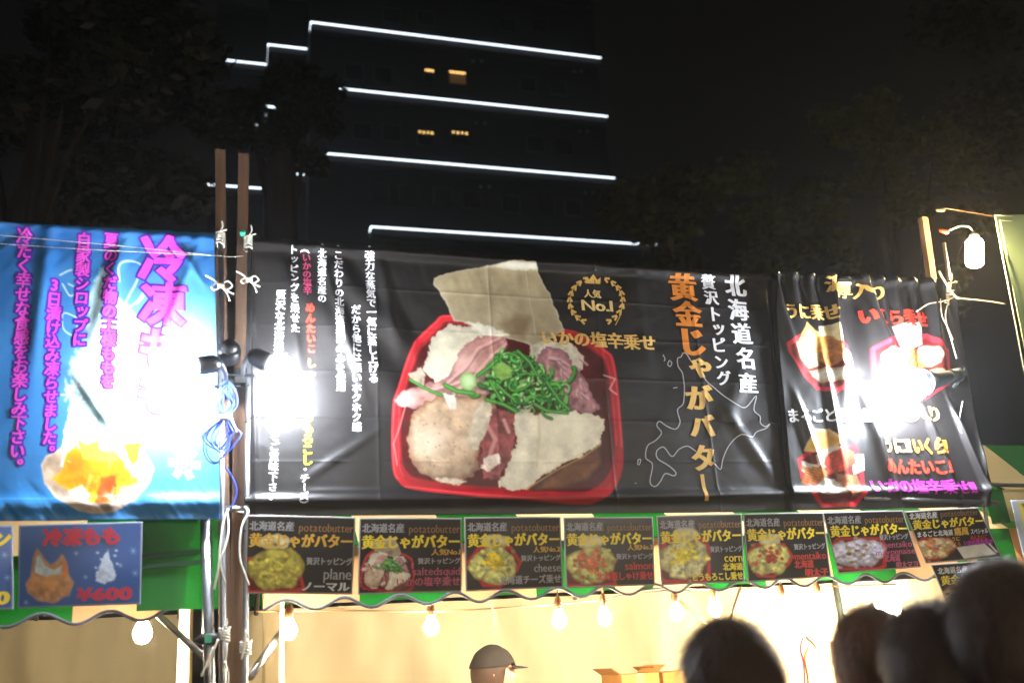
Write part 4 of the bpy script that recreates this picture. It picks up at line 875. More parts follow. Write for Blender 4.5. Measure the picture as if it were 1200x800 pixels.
tubes('brace', [(178, 713, .15), (240, 770, .05)], .012, M_pipe, 'slanting metal brace under the ice stall eave', 'brace', k=1)
tubes('brace', [(293, 792, .1), (332, 738, .5)], .016, M_pipe, 'slanting dark brace at the left end of the potato stall', 'brace', k=1)
tubes('brace', [(868, 688, .3), (850, 740, .15)], .008, M_cord, 'short slanting bar behind the head under the corn card', 'brace', k=1)
tubes('brace', [(792, 700, .6), (852, 752, .4)], .007, M_cord, 'long thin slanting bar beneath the salmon and corn cards', 'brace', k=1)
tubes('bamboo_pole', [(1012, 583 , -.03), (1170, 589, -.03)], .011, M_pipe, 'pole end poking out at the lower right corner of the wrinkled banner', 'pole', k=1)
tubes('metal_pole', [(1146, 567, .02), (1290, 571, .02)], .010, M_blk, 'dark horizontal pole running right from the wrinkled banner', 'pole', k=1)
tubes('banner_pole', [(255, 595, .02), (292, 597, .02)], .012, M_pipe, 'short clamp tube joining the poles below the banners', 'pole', k=1)
# ropes
def rope(px, label, r=.0035, y=-.02, m=None, k=6, cat='rope'): return tubes('rope', px, r, m or M_rope, label, cat, y=y, k=k)
def bow(cx, cy, s, label, y=-.04, rot=0):
    t = thing('rope_bow', at(cx, cy, y), label, 'rope')
    def tr(q): c_, s_ = math.cos(rot), math.sin(rot); return [(cx + s * (a * c_ - b * s_), cy + s * (a * s_ + b * c_), y - .01 * (i % 3)) for i, (a, b) in enumerate(q)]
    for nm, q in (('loop', [(0, 0), (8, -6), (14, 0), (7, 4), (0, 0)]), ('loop', [(0, 0), (-8, 5), (-12, 1), (-6, -3), (0, 0)]), ('tail', [(0, 0), (7, 8), (11, 18)]), ('tail', [(0, 0), (-10, -8), (-19, -13)]), ('tail', [(0, 0), (6, 5), (16, 10)])):
        w_ = MB(); w_.tube(spline([at(*c) for c in tr(q)], 5), .0032, 6); w_.build(nm, M_rope, t, True)
    w_ = MB(); c = Vector(at(cx, cy, y)); w_.tube([c + Vector((-.012, 0, 0)), c + Vector((.012, 0, .004))], .011, 8); w_.build('knot', M_rope, t, True)
bow(259, 335, .95, 'white rope bow on the left pole beside the blue banner'); bow(292, 328, .8, 'white rope bow on the right pole at the black banner corner')
def lash(cx, cy, label, y=-.02, w_=.034, m=None):
    t = thing('rope_lashing', at(cx, cy, y), label, 'rope')
    q = MB()
    for k in range(6):
        c = at(cx, cy + (k - 2.5) * 2.6, y); q.tube([(c[0] + w_ / 2 * math.cos(a), c[1] + .03 + .03 * math.sin(a), c[2] + .004 * math.sin(a + k)) for a in np.linspace(0, 6.28, 13)], .004, 6)
    q.build('coil', m or M_rope, t, True)
    q = MB(); q.tube(spline([at(cx, cy - 6, y - .01), at(cx + 3, cy - 12, y - .01), at(cx + 2, cy - 18, y - .01)], 4), .003, 6); q.tube(spline([at(cx, cy - 6, y - .01), at(cx + 8, cy - 8, y - .01)], 4), .003, 6); q.build('tail', m or M_rope, t, True)
lash(258, 277, 'rope lashing holding the top corner of the blue banner'); lash(292, 282, 'rope lashing at the top left corner of the black banner, by a green clip'); lash(263, 742, 'rope lashing low on the middle pole'); lash(288, 758, 'rope lashing low on the pole at the black card')
q = MB(); c = at(284, 275, -.03); q.lathe([(.008, 0), (.012, .004), (.012, .018), (.006, .024)], c, (0, -1, .2), 10); tag(q.build('green_clip', mat('green_plastic', (20, 140, 100), rough=.3), smooth=True), 'small green clip at the top of the right timber post', 'clip')
rope([(268, 596, -.03), (262, 610, -.05), (258, 640, -.06), (256, 665, -.06), (251, 690, -.05)], 'frayed white rope hanging from the clamp tube, longest strand')
rope([(266, 596, -.03), (268, 618, -.05), (264, 640, -.06), (258, 658, -.06), (264, 683, -.05)], 'frayed white rope hanging from the clamp tube, crossing strand')
rope([(287, 594, -.03), (291, 600, -.06), (283, 618, -.07), (281, 650, -.07), (287, 672, -.07), (292, 685, -.07)], 'white cord looping down beside the first black menu card')
for k, (x, y) in enumerate(((256, 770), (288, 760), (263, 796), (250, 780), (266, 775))): rope([(x, y - 22, -.05), (x - 6 + 5 * (k % 3), y - 8, -.05), (x - 14 + 9 * (k % 3), y + 12, -.04)], ['loose white rope end on the middle pole', 'loose white rope end beside the black card pole', 'loose rope end at the foot of the poles', 'loose white rope end left of the middle pole', 'loose rope end between the poles'][k])
rope([(-40, 272, -.03), (60, 281, -.03), (150, 289, -.03), (258, 300, -.03), (285, 300, -.03)], 'thin pale line across the top of the blue banner', r=.0007)
rope([(-40, 283, -.03), (100, 292, -.03), (258, 300, -.03)], 'second thin pale line across the blue banner, just lower', r=.0007)
# right corner rope: lashing, long cord and tails
WR = mat('hemp_rope', (214, 190, 150), rough=.85, noise=.15, nscale=60)
lash(1110, 348, 'hemp lashing at the top right corner of the wrinkled black banner', y=-.04, w_=.05, m=WR); lash(1113, 338, 'second hemp lashing over the lit timber post', y=-.05, w_=.04, m=WR)
rope([(1100, 318, -.05), (1110, 334, -.07), (1119, 347, -.06), (1124, 350, -.05)], 'thick hemp rope end sticking up left of the lashing', r=.006, m=WR)
rope([(1120, 349, -.06), (1150, 352, -.05), (1178, 356, -.05)], 'taut hemp cord running right to the green tarp', r=.0035, m=WR)
rope([(1074, 365, -.05), (1088, 356, -.06), (1104, 353, -.06), (1118, 348, -.06)], 'loose hemp tail lying over the wrinkled banner', r=.0035, m=WR)
rope([(1112, 350, -.05), (1108, 372, -.06), (1114, 395, -.06), (1121, 420, -.05)], 'hemp tail hanging down beside the right pole', r=.0035, m=WR)
rope([(1102, 350, -.05), (1104, 370, -.06), (1111, 384, -.06), (1117, 398, -.05)], 'second hemp tail hanging down nearer the banner', r=.003, m=WR)
rope([(1128, 470, -.03), (1124, 500, -.04), (1133, 515, -.04), (1136, 530, -.04)], 'white tail of rope low on the right pole', r=.003)
# blue cable hank
t = thing('cable_hank', at(262, 500, -.06), 'coiled blue extension cable hanging on the poles below the left floodlight', 'cable'); rr = random.Random(5)
for k in range(9):
    cx = 262 + rr.uniform(-3, 5); w1 = rr.uniform(7, 17); top = 452 + rr.uniform(-6, 8); q = MB()
    q.tube(spline([at(x, y, -.06 - .015 * rr.random()) for x, y in ((cx, 488), (cx - w1 * .7, 475), (cx - w1 * .5, top + 10), (cx, top), (cx + w1 * .6, top + 9), (cx + w1 * .7, 474), (cx, 488))], 6), .0032, 6); q.build('coil', M_blue, t, True)
for k in range(8):
    cx = 262 + rr.uniform(-8, 6); w1 = rr.uniform(10, 20); bt = 530 + rr.uniform(-14, 18); q = MB()
    q.tube(spline([at(x, y, -.06 - .015 * rr.random()) for x, y in ((263, 488), (cx - w1 * .8, 505), (cx - w1, bt - 12), (cx - 2, bt), (cx + w1 * .9, bt - 18), (cx + w1 * .8, 505), (264, 488))], 6), .0032, 6); q.build('coil', M_blue, t, True)
q = MB(); q.tube(spline([at(x, y, -.06) for x, y in ((264, 546), (275, 565), (277, 580), (270, 596))], 5), .0032, 6); q.build('tail', M_blue, t, True)
q = MB(); q.tube([at(257, 489, -.085), at(271, 488, -.085)], .010, 8); q.tube([at(268, 484, -.085), at(277, 506, -.085)], .005, 6); q.build('tie', M_rope, t, True)

# clamp floodlights: housing, hood, arm, clamp and glowing lamp
def flood(name, lamp, dirv, label, back, est=None, r=.042):
    t = thing(name, back, label, 'floodlight', 'clamp floodlights on the banner poles')
    L = Vector(lamp); Bk = Vector(back); ax = (L - Bk).normalized()
    q = MB(); q.lathe([(.02, -.02), (.034, 0), (.036, .05), (.03, .07)], Bk, ax, 16); q.build('socket', M_blk, t, True)
    n0 = Bk + ax * .07; d = (L - n0).length
    q = MB(); q.lathe([(.03, 0), (.033, .02), (.045, d * .45), (.062, d * .72), (.060, d * .72), (.042, d * .45), (.028, .02)], n0, ax, 20); q.build('hood', M_blk, t, True)
    q = MB(); q.lathe([(.001, -.055), (r * .6, -.045), (r, -.01), (r, .02), (r * .7, .045), (.001, .055)], L, ax, 16); o = q.build('lamp', M_flood, t, True)
    q = MB(); q.tube(spline([Bk - ax * .02, Bk - ax * .04 + Vector((0, .06, -.03)), Bk + Vector((0, .14, -.06)) - ax * .04], 4), .009, 8); q.build('arm', M_pipe, t, True)
    c = Bk + Vector((0, .15, -.06)) - ax * .05; q = MB(); q.box(c - Vector((.022, .03, .03)), c + Vector((.022, .03, .03))); q.tube([c + Vector((-.05, -.03, 0)), c + Vector((.05, -.03, 0))], .006, 8); q.build('clamp', M_blk, t)
    return t
flood('floodlight', at(220, 430, -.14), None, 'left clamp floodlight, glaring over the blue banner', at(252, 426, -.14))
flood('floodlight', at(331, 432, -.16), None, 'middle clamp floodlight, glaring over the left end of the black banner', at(298, 417, -.14), r=.05)
flood('floodlight', at(1070, 450, -.16), None, 'right clamp floodlight, glaring over the wrinkled banner', at(1124, 439, -.12), r=.078)
q = MB(); q.box(at(246, 452, -.1) , at(246, 452, -.1) + np.array((.09, .05, .09))); q.tube([at(238, 420, -.12), at(246, 406, -.12), at(252, 420, -.12)], .003, 6)
q = MB(); q.lathe([(.02, 0), (.045, .01), (.045, .06), (.03, .08)], at(268, 418, -.08), (0, -1, .1), 16); q.lathe([(.012, .08), (.03, .085), (.03, .1)], at(268, 418, -.08), (0, -1, .1), 12)
o = q.build('junction_box', M_blk, smooth=True); tag(o, 'round black junction box between the two left floodlights', 'junction box')
# light string bulbs
def bulb(px, py, y, label, r=.028, sock=True, cordtop=None):
    c = at(px, py, y); t = thing('light_bulb', c, label, 'bulb', 'bare bulbs on the light strings')
    q = MB(); q.lathe([(.001, -r * 1.15), (r * .55, -r * 1.0), (r * .95, -r * .45), (r, 0), (r * .85, r * .5), (r * .55, r * 1.1), (.012, r * 1.45)], c, (0, 0, 1), 12); q.build('glass', M_bulb, t, True)
    r = min(r, .034); q = MB(); q.lathe([(.014, r * 1.46), (.016, r * 1.6), (.018, r * 2.4), (.012, r * 3.1), (.004, r * 3.4)], c, (0, 0, 1), 12); q.build('socket', M_sock, t, True)
    q = MB(); z = 2.0; q.tube([c + (0, 0, r * 3.4), c + (.006, 0, (r * 3.4 + max(z - c[2], r * 4)) / 2), (c[0], c[1], max(z, c[2] + r * 4))], .0028, 6); q.build('cord', M_cord, t, True)
for px, py, y, lab in ((167, 741, .45, 'bare bulb of the ice stall, under the scallops left of the brace'), (339, 738, .3, 'leftmost bare bulb of the potato stall, below the plain potato card'), (505.5, 734, .35, 'bare bulb on its own left of the white cord, below the onion card'),
                      (655.5, 726, .35, 'bare bulb below the gap of cheese and salmon cards'), (708.5, 723, .35, 'bare bulb below the middle of the salmon card'), (793, 718, .35, 'bare bulb under the left end of the corn card'),
                      (838, 713, .35, 'bare bulb under the right end of the corn card'), (918.5, 710, .3, 'bare bulb below the spicy roe card'), (960, 706, .3, 'bare bulb left of the widest glare, below the gap of two tilted cards'), (1040, 712, 1.3, 'rightmost bare bulb, lost in the white glare below the mayonnaise card')):
    bulb(px, py, y, lab, .035 if px < 200 else .03 if px < 1000 else .075)
rope([(300, 716, .4), (400, 715, .4), (505, 716, .4), (600, 711, .4), (700, 703, .4), (770, 690, .4), (860, 690, .4), (1050, 684, .4)], 'light string cord strung under the potato stall eave', r=.0035, m=M_cord, cat='cord')
rope([(571, 700, .1), (577, 712, .08), (581, 738, .08)], 'short white cord dangling below the cheese card', r=.0045)
rope([(931, 688, .3), (935, 730, .3), (941, 745, .3)], 'first thin cord of the hanging bundle', r=.0025, m=M_cord, cat='cord')
rope([(949, 686, .3), (947, 725, .3), (943, 745, .3)], 'second thin cord of the hanging bundle', r=.0025, m=M_cord, cat='cord')
rope([(958, 700, .3), (955, 735, .3), (948, 750, .3)], 'third thin cord of the hanging bundle', r=.003, m=M_cord, cat='cord')
rope([(941, 745, .28), (938, 760, .28), (942, 780, .28), (943, 830, .28)], 'red cable hanging below the pale tie', r=.005, m=mat('red_cable', (206, 40, 60), rough=.4), cat='cable')
rope([(947, 758, .28), (943, 770, .28), (946, 790, .28), (950, 830, .28)], 'orange cable hanging below the pale tie', r=.005, m=mat('orange_cable', (236, 150, 20), rough=.4), cat='cable')
rope([(942, 744, .26), (950, 752, .26), (956, 759, .26)], 'pale tie bunching the hanging cables', r=.011, cat='tie')
rope([(935, 748, .3), (934, 764, .3), (928, 773, .3)], 'loose brown cord end left of the red cable', r=.002, m=M_cord, cat='cord')
# added out of view: beam with globe bulbs as front fill for the banners
ln = thing('fill_string', (1.8, -6.4, 2.9), 'unseen string of globe bulbs added behind the viewer as front fill light', 'fill light')
q = MB(); q.tube([(-2.6, -6.4, 3.1), (6.4, -6.4, 3.1)], .02, 8); q.build('rail', M_pipe, ln, True)
for x in (-2.5, 6.3): q = MB(); q.tube([(x, -6.4, 0), (x, -6.4, 3.1)], .022, 8); q.build('post', M_pipe, ln, True)
for k in range(8):
    c = (-1.7 + k * 1.0, -6.4, 2.86 + .03 * (k % 2)); q = MB(); q.lathe([(.001, -.07), (.045, -.055), (.07, 0), (.05, .05), (.02, .08)], c, (0, 0, 1), 12); q.build('globe', mat('fill_globe', (255, 245, 225), emit=(255, 240, 216), estr=430.0), ln, True)
    q = MB(); q.lathe([(.021, .081), (.021, .13), (.006, .16), (.006, .2)], c, (0, 0, 1), 10); q.build('socket', M_sock, ln, True)
# jar lamp at the right
c = at(1142, 296, -.05); JA = Vector(at(1141, 270, -.05) - at(1142, 320, -.05)).normalized(); t = thing('hanging_lamp', c, 'glowing jar shaped lamp hanging between the lit timber and the green tarp', 'lamp')
q = MB(); q.lathe([(.001, -.078), (.035, -.076), (.044, -.066), (.045, 0), (.044, .062), (.036, .074), (.022, .08)], c, JA, 20); q.build('glass', M_jar, t, True)
q = MB(); q.lathe([(.023, .081), (.026, .084), (.026, .11), (.012, .125)], c, JA, 16); q.build('cap', mat('grey_cap', (110, 112, 112), rough=.5), t, True)
q = MB(); q.tube(spline([c + np.array(JA) * .12, at(1136, 266, -.05), at(1125, 265, -.05), at(1112, 270, -.05)], 5), .004, 6); q.build('cord', M_rope, t, True)
rope([(1098, 246, -.05), (1106, 244, -.05), (1120, 246, -.05), (1145, 250, -.05), (1168, 254, -.05)], 'thin wire running to the corner of the green tarp', r=.0025, m=M_cord, cat='wire')
q = MB(); q.lathe([(.004, -.03), (.009, -.02), (.01, .02), (.004, .03)], at(1102, 246, -.05), (1, 0, .1), 10); q.build('wire_connector', M_wood, smooth=True); tag(bpy.data.objects[-1] if False else [o for o in COL.objects if o.name == 'wire_connector'][0], 'brass coloured connector at the end of the upper wire', 'connector')
q = MB(); q.lathe([(.004, -.03), (.011, -.02), (.012, .02), (.004, .03)], at(1106, 271, -.05), (1, 0, -.2), 10); tag(q.build('red_connector', mat('red_plastic', (210, 70, 30), rough=.4), smooth=True), 'red plug on the wire above the right pole', 'plug')
# green tarp of the next stall
t = thing('green_tarp', at(1200, 600, -.1), 'dull green tarp with cream piping at the right edge', 'tarp')
P = [at(1166, 252, -.1), at(1290, 262, -.1), at(1330, 470, -.1), at(1207, 470, -.1)]; n = 26; V = []
for i in range(n + 1):
    for j in range(n + 1): u, v = i / n, j / n; p = P[0] * (1 - u) * (1 - v) + P[1] * u * (1 - v) + P[2] * u * v + P[3] * (1 - u) * v; V.append((p[0], p[1] - .03 * math.sin(u * 5 + v * 2) + .01 * float(fbm(u * 6, v * 6, 3)), p[2]))
link('cloth', mesh('cloth', V, [(i * (n + 1) + j, i * (n + 1) + j + 1, (i + 1) * (n + 1) + j + 1, (i + 1) * (n + 1) + j) for i in range(n) for j in range(n)], True), mat('dull_green_tarp', (122, 140, 106), rough=.6, noise=.08, nscale=5, trans=.2), t)
for k in (0, 6):
    q = MB(); q.tube([at(1290, 262 + k, -.115), at(1166 + k, 252 + k, -.115), at(1207 + k, 470, -.115)], .004, 6); q.build('piping', mat('cream_piping', (196, 196, 160), rough=.7), t)
# striped end of the canopy at the right
t = thing('canopy_end', at(1200, 600, .1), 'green and cream striped canopy end right of the black banners', 'canopy')
def quad(pts, y, m, nm, sd=0):
    C = [at(a, b, y) for a, b in pts]; n = 10; V = []
    for i in range(n + 1):
        for j in range(n + 1): u, v = i / n, j / n; p = C[0] * (1 - u) * (1 - v) + C[1] * u * (1 - v) + C[2] * u * v + C[3] * (1 - u) * v; V.append((p[0], p[1] + .01 * math.sin(p[0] * 11 + sd) + .012 * float(fbm(p[0] * 4, p[2] * 4, sd)), p[2]))
    link(nm, mesh(nm, V, [(i * (n + 1) + j, i * (n + 1) + j + 1, (i + 1) * (n + 1) + j + 1, (i + 1) * (n + 1) + j) for i in range(n) for j in range(n)], True), m, t)
quad([(1148, 522), (1152, 522), (1300, 625), (1160, 566)], .12, M_cream, 'stripe', 1); quad([(1150, 521), (1320, 521), (1320, 640), (1300, 626)], .118, M_green, 'stripe', 2)
quad([(1150, 573), (1176, 573), (1192, 640), (1166, 625)], .1, M_green, 'stripe', 3); quad([(1166, 573), (1300, 573), (1320, 700), (1195, 640)], .108, M_cream, 'stripe', 4); quad([(1158, 610), (1190, 640), (1260, 760), (1190, 660)], .112, M_tan, 'stripe', 5)
# green cloth between poles
t = thing('green_awning', at(200, 660, .12), 'bright green awning cloth with dark streaks, right of the frozen peach card', 'awning')
quad([(160, 606), (262, 604), (262, 712), (160, 716)], .045, M_green, 'cloth', 7)
for (a, b) in (((166, 652), (236, 646)), ((166, 664), (236, 658))):  # two darker green bars laid across the cloth
    p, q_ = at(*a, .03), at(*b, .03); q = MB(); q.bar(p, q_, .016, .006); q.build('streak', mat('dark_green_streak', (8, 60, 26), rough=.7), t)
# boxes at the back of the stall
def carton(x0, x1, ptop, y, label, h=.3, rz=.1):
    a = at(x0, ptop, y); b = at(x1, ptop, y); t = thing('cardboard_box', ((a[0] + b[0]) / 2, y, a[2] - h), label, 'box', 'cardboard boxes at the back of the potato stall')
    q = MB(); q.box((a[0], y, a[2] - h), (b[0], y + .28, a[2] - .002)); q.build('carton', mat('cardboard', (196, 142, 78), rough=.85, noise=.08, nscale=12), t)
    q = MB(); q.box(((a[0] + b[0]) / 2 - .025, y - .002, a[2] - .09), ((a[0] + b[0]) / 2 + .025, y + .29, a[2])); q.build('tape', mat('parcel_tape', (206, 170, 110), rough=.35), t)
    for s_ in (-1, 1):
        q = MB(); xx = a[0] if s_ < 0 else b[0]; q.bar((xx, y + .14, a[2]), (xx + s_ * .05, y + .14, a[2] + .035), .004, .27, side=(0, 1, 0)); q.build('flap', MATS['cardboard'], t)
carton(728, 772, 790, 1.25, 'cardboard box with open flap, left of the foreground head'); carton(776, 826, 787, 1.35, 'second cardboard box, close against the foreground head')
tbl = thing('work_table', (2.2, 1.2, 0), 'folding table at the back of the potato stall', 'table')
zt = min(at(728, 790, 1.25)[2], at(776, 787, 1.35)[2]) - .3 - .002
q = MB(); q.box((1.2, .95, zt - .04), (3.4, 1.65, zt)); q.build('table_top', mat('table_board', (170, 150, 120), rough=.6), tbl)
for x in (1.25, 3.35):
    for y in (1.0, 1.6): q = MB(); q.tube([(x, y, 0), (x, y, zt - .04)], .015, 8); q.build('leg', M_pipe, tbl, True)
q = MB(); a = at(976, 751, .9); b = at(1010, 751, .9); q.box((a[0], .9, 0), (b[0], .93, a[2])); o = q.build('board', mat('brown_board', (150, 108, 66), rough=.7, noise=.12, nscale=9, stretch=(4, 4, .4))); tag(o, 'upright brown board between the foreground heads', 'board')
c = at(244, 748, -.01); q = MB(); q.tube([c - (.045, 0, .004), c - (.02, 0, .0), c + (.02, 0, 0), c + (.04, 0, .003)], [.006, .02, .022, .012], 10); tag(q.build('pole_clamp', M_blk, smooth=True), 'black clamp with green mark on the thick ice stall pole', 'clamp')
q = MB(); q.box(c + (-.012, -.026, -.014), c + (.012, -.02, .014)); pc = q.build('green_mark', MATS['green_plastic'], [o for o in COL.objects if o.name == 'pole_clamp'][0])
q = MB(); ft = 1.02
ct = thing('counter', (1.9, .15, 0), 'front serving counter of the potato stall', 'counter')
q = MB(); q.box((XL + .2, .02, .9), (4.0, .5, .94)); q.build('counter_top', M_wood, ct); q = MB(); q.box((XL + .22, .04, 0), (3.98, .07, .89)); q.build('front_panel', M_cream, ct)
# ================================================================== PEOPLE
M_skin = mat('skin', (196, 142, 112), rough=.5, noise=.05, nscale=20); M_hair = mat('dark_hair', (70, 52, 43), rough=.6, spec=.3, trans=.25, noise=.2, nscale=40, stretch=(4, 4, 1)); M_hair2 = mat('brown_hair', (98, 66, 46), rough=.6, spec=.3, trans=.25, noise=.2, nscale=40, stretch=(4, 4, 1))
def skin(name, vs, es, rs, m, parent, root=0, sub=2):
    me = bpy.data.meshes.new(name); me.from_pydata(vs, es, []); o = link(name, me, m, parent); o.matrix_parent_inverse = Matrix()
    o.modifiers.new('skin', 'SKIN'); lay = me.skin_vertices[0].data
    for i, r in enumerate(rs): lay[i].radius = (r, r) if not isinstance(r, tuple) else r; lay[i].use_root = i == root
    s = o.modifiers.new('sub', 'SUBSURF'); s.levels = sub; s.render_levels = sub
    o.modifiers['skin'].use_smooth_shade = True
    return o
def head_mesh(m_skin, parent, hs):
    """one continuous head: skull, brow, nose, lips, chin, ears; face towards -y, centre at the origin of the head"""
    nu, nv = 48, 36; V = []
    for j in range(nv + 1):
        ph = math.pi * j / nv
        for i in range(nu):
            th = 2 * math.pi * i / nu; x = math.sin(ph) * math.cos(th); y = math.sin(ph) * math.sin(th); z = math.cos(ph)
            f = max(0, -y)                                 # front
            X = x * .077 * (1 - .22 * max(0, -z) ** 1.3); Y = y * .097 * (1 - .25 * max(0, -z) * (1 if y > 0 else .1)); Z = z * .118
            g_ = lambda cx, cz, sx, sz: math.exp(-((X - cx) / sx) ** 2 - ((Z - cz) / sz) ** 2) * (1 if y < 0 else 0)
            Y -= .022 * g_(0, -.022, .011, .018) + .010 * g_(0, .005, .008, .025) + .007 * g_(0, -.058, .022, .007) + .006 * g_(0, -.098, .02, .014) + .004 * g_(0, .028, .05, .008)
            Y += .008 * g_(.031, .006, .014, .010) + .008 * g_(-.031, .006, .014, .010)
            e = math.exp(-((Y - .01) / .018) ** 2 - ((Z + .005) / .030) ** 2) * max(0, abs(x) - .8) * 5; X += math.copysign(.018 * e, x); 
            V.append((X * hs, Y * hs, Z * hs))
    Fc = [(j * nu + i, (j + 1) * nu + i, (j + 1) * nu + (i + 1) % nu, j * nu + (i + 1) % nu) for j in range(nv) for i in range(nu)]
    return V, Fc
def person(hpx, hpy, dist, face, label, hair='short', hairm=None, shirt=(60, 60, 70), hs=1.0, tilt=0, cap=None, floor=0.0, zoff=0, hands='down', group=None):
    """head centre at that pixel and distance; face = heading in degrees, 0 looks into the stall (+y)"""
    hc = Vector(atd(hpx, hpy, dist)); H = hc.z - floor + zoff
    t = thing('person', (hc.x, hc.y, floor), label, 'person', group); t.rotation_euler = (0, 0, R(face))
    k = H / 1.60                                           # joint heights scale with the head height
    # body faces +y in its own frame
    J = [(0, 0, .95), (0, .0, 1.12), (0, .01, 1.30), (0, 0, 1.42), (0, .0, 1.49), (0, .015, 1.545), (.09, 0, .90), (.10, .02, .50), (.10, -.02, .09), (.10, .12, .03), (-.09, 0, .90), (-.10, .02, .50), (-.10, -.02, .09), (-.10, .12, .03),
         (.18, 0, 1.40), (.24, -.02, 1.12), (.25, .10, .89), (-.18, 0, 1.40), (-.24, -.02, 1.12), (-.25, .10, .89)]
    E_ = [(0, 1), (1, 2), (2, 3), (3, 4), (4, 5), (0, 6), (6, 7), (7, 8), (8, 9), (0, 10), (10, 11), (11, 12), (12, 13), (3, 14), (14, 15), (15, 16), (3, 17), (17, 18), (18, 19)]
    Rr = [.13, .125, .13, .09, .052, .05, .085, .058, .042, .035, .085, .058, .042, .035, .06, .043, .028, .06, .043, .028]
    J = [tuple(np.array(j) * k) for j in J]; n0 = len(J)
    for s_, wr in ((1, 16), (-1, 19)):                     # palm and five fingers each
        w0 = np.array(J[wr]); pi = len(J); J.append(tuple(w0 + (0, .05, -.03))); E_.append((wr, pi)); Rr.append(.026)
        for q, (dx, ln) in enumerate(((-.024, .062), (-.008, .072), (.008, .066), (.022, .052))):
            a = len(J); J.append(tuple(w0 + (dx, .088, -.055))); J.append(tuple(w0 + (dx, .088 + ln * .5, -.075 - ln * .3))); J.append(tuple(w0 + (dx, .088 + ln * .6, -.08 - ln * .75))); E_ += [(pi, a), (a, a + 1), (a + 1, a + 2)]; Rr += [.0095, .0085, .007]
        a = len(J); J.append(tuple(w0 + (-s_ * .036, .045, -.045))); J.append(tuple(w0 + (-s_ * .045, .075, -.075))); E_ += [(pi, a), (a, a + 1)]; Rr += [.011, .009]
    body = skin('body', J, E_, Rr, M_skin, t)
    V, Fc = head_mesh(M_skin, t, hs); rot = Matrix.Rotation(math.pi, 4, 'Z') @ Matrix.Rotation(R(tilt), 4, 'X')
    hz = Vector((0, .02, H))
    hm = mesh('head', [rot @ Vector(v) + hz for v in V], Fc, True); h = link('head', hm, M_skin, t); h.matrix_parent_inverse = Matrix()
    # clothing: shirt and trousers a little proud of the body
    sm = mat('cloth_%d_%d_%d' % shirt, shirt, rough=.85, noise=.1, nscale=30)
    ids = [0, 1, 2, 3, 14, 15, 17, 18]; mp = {a: b for b, a in enumerate(ids)}
    skin('shirt', [J[i] for i in ids] , [(mp[a], mp[b]) for a, b in E_ if a in mp and b in mp], [Rr[i] * 1.0 + .018 for i in ids], sm, t)
    ids = [0, 6, 7, 8, 10, 11, 12]; mp = {a: b for b, a in enumerate(ids)}
    skin('trousers', [J[i] for i in ids], [(mp[a], mp[b]) for a, b in E_ if a in mp and b in mp], [Rr[i] + .012 for i in ids], mat('trousers_dark', (40, 42, 50), rough=.9), t)
    q = MB()
    for sx in (.1, -.1): q.box((sx * k - .045, -.06, 0), (sx * k + .045, .2, .07))
    o = q.build('shoes', M_blk, t); o.matrix_parent_inverse = Matrix()
    # hair: cap of locks grown from the scalp with a few stray strands
    hm_ = hairm or M_hair; rr = np.random.RandomState(int(abs(hpx)) + 3); nh = 5200; V = []; Fc = []
    low = -.6 if hair == 'short' else -1.2
    shell = []; nu, nv = 40, 24
    for j in range(nv + 1):
        ph = math.pi * (j / nv) * .74
        for i in range(nu):
            th = 2 * math.pi * i / nu; x = math.sin(ph) * math.cos(th); y = math.sin(ph) * math.sin(th); z = math.cos(ph)
            front = max(0, -y); lim = .25 if front > .3 else -.62
            zz = max(z, lim + .1 * math.sin(th * 5)); q_ = 1.09 + .035 * float(fbm(th * 3, ph * 4, int(hpx) % 50)) + .012 * math.sin(th * 17 + ph * 3)
            sc = 1.0 if zz == z else max(.4, math.sqrt(max(0.05, 1 - zz * zz)) / max(.05, math.sin(ph)))
            shell.append((x * .086 * q_ * sc * hs, y * .101 * q_ * sc * hs, zz * .116 * q_ * hs))
    F2 = [(j * nu + i, (j + 1) * nu + i, (j + 1) * nu + (i + 1) % nu, j * nu + (i + 1) % nu) for j in range(nv) for i in range(nu)]
    if True:
        hh = link('hair', mesh('hair', [rot @ Vector(v) + hz for v in shell], F2, True), hm_, t); hh.matrix_parent_inverse = Matrix()
        for a in range(0 if cap else nh):
            th = rr.uniform(0, 6.28); ph = math.acos(rr.uniform(-.5, 1)); x, y, z = math.sin(ph) * math.cos(th), math.sin(ph) * math.sin(th), math.cos(ph)
            if y < -.35 and z < .35: continue
            p = Vector((x * .0955, y * .112, z * .1275)) * hs; out = Vector((x, y, z)); dn = Vector((rr.uniform(-.4, .4), rr.uniform(-.4, .4), -1)); tg = (dn - out * dn.dot(out)).normalized()
            ln = rr.uniform(.02, .06) * (1 if hair == 'short' else 1.5); wv = tg.cross(out).normalized() * rr.uniform(.0009, .0022); lift = rr.uniform(.0, .55)
            k0 = len(V)
            for s_ in range(4):
                u = s_ / 3; c = p + tg * ln * u + out * (lift * ln * u * (1 - .5 * u) + .002); V += [rot @ (c - wv * (1 - u * .9)) + hz, rot @ (c + wv * (1 - u * .9)) + hz]
            Fc += [(k0 + 2 * i, k0 + 2 * i + 1, k0 + 2 * i + 3, k0 + 2 * i + 2) for i in range(3)]
        if not cap:
            o = link('hair_strands', mesh('hair_strands', V, Fc), hm_, t); o.matrix_parent_inverse = Matrix(); o['kind'] = 'stuff'
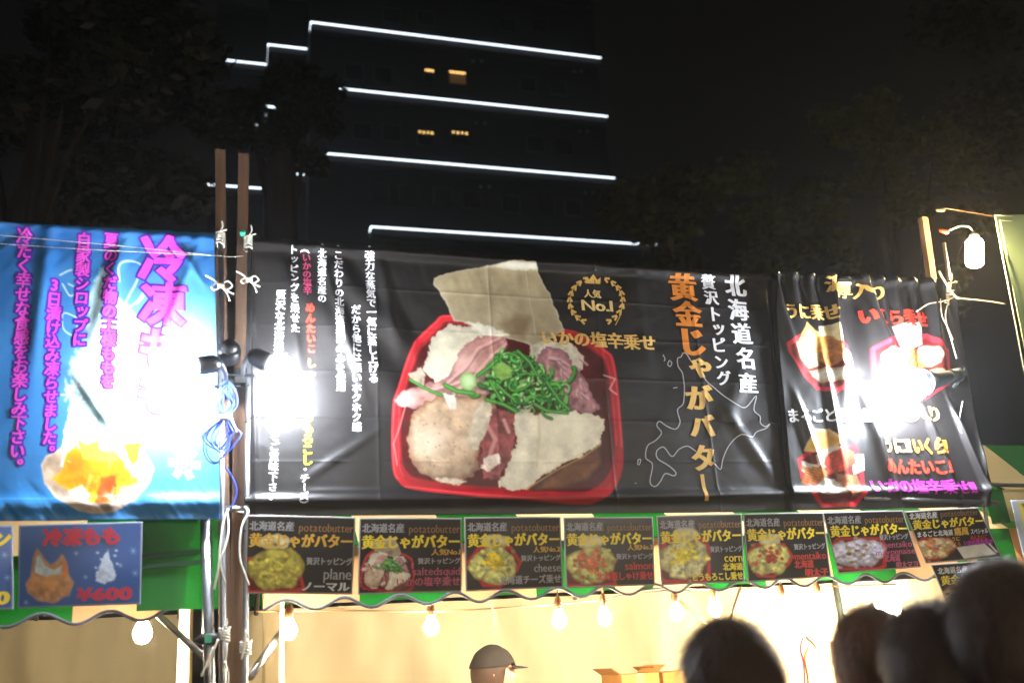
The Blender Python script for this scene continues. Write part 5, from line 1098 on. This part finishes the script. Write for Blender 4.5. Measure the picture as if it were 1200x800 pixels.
    if cap:
        cs = [(v[0] * 1.07, v[1] * 1.07, max(v[2], .03) * 1.08) for v in shell]; ch = link('cap', mesh('cap', [rot @ Vector(v) + hz for v in cs], F2, True), mat('cap_cloth', cap, rough=.9, noise=.1, nscale=40), t); ch.matrix_parent_inverse = Matrix()
        V = []; 
        for i in range(13):
            a = math.pi + math.pi * i / 12
            for r_, dz in ((.078, .03), (.078, .036)): V.append((math.cos(a) * .078 * hs, -.075 * hs + math.sin(a) * .03, dz))
            V.append((math.cos(a) * .062 * hs, -.09 * hs + math.sin(a) * .085, .018)); V.append((math.cos(a) * .062 * hs, -.09 * hs + math.sin(a) * .085, .023))
        Fc = []
        for i in range(12): a = i * 4; b = a + 4; Fc += [(a, b, b + 2, a + 2), (a + 1, a + 3, b + 3, b + 1), (a + 2, b + 2, b + 3, a + 3)]
        o = link('cap_bill', mesh('cap_bill', [rot @ Vector(v) + hz for v in V], Fc, True), MATS['cap_cloth'], t); o.matrix_parent_inverse = Matrix()
    return t
person(865, 799, 2.12, 8, 'person with round dark head of hair, seen from behind below the corn card', shirt=(50, 46, 48))
person(1031, 777, 2.38, -32, 'person with brown hair and an ear showing, left of the tallest group of heads', hairm=M_hair2, shirt=(120, 60, 50), tilt=4)
person(1110, 786, 2.02, -6, 'person with near black hair, middle of the three heads at the right', shirt=(40, 40, 44))
person(1180, 742, 1.95, -72, 'person turned sideways with cheek and ear lit, rightmost and highest head', shirt=(44, 40, 46))
person(573, 790, 4.75, -96, 'stall worker in a dark brown cap facing right behind the counter', cap=(26, 19, 18), shirt=(70, 60, 60))
# ================================================================== haze volume added to make the lamps glow
q = MB(); q.box((-70, -12, -1.0), (90, 75, 62)); hz = q.build('haze', None); hz['kind'] = 'stuff'
hm = bpy.data.materials.new('glow_haze'); hm.use_nodes = True; nt = hm.node_tree; nt.nodes.remove(nt.nodes['Principled BSDF'])
pv = nt.nodes.new('ShaderNodeVolumePrincipled'); pv.inputs['Density'].default_value = 0.0016; pv.inputs['Color'].default_value = (.95, .95, .95, 1); pv.inputs['Anisotropy'].default_value = 0.8
nt.links.new(pv.outputs[0], nt.nodes['Material Output'].inputs['Volume']); hz.data.materials.append(hm)
bpy.data.objects.remove(_fo); bpy.data.curves.remove(_fc)
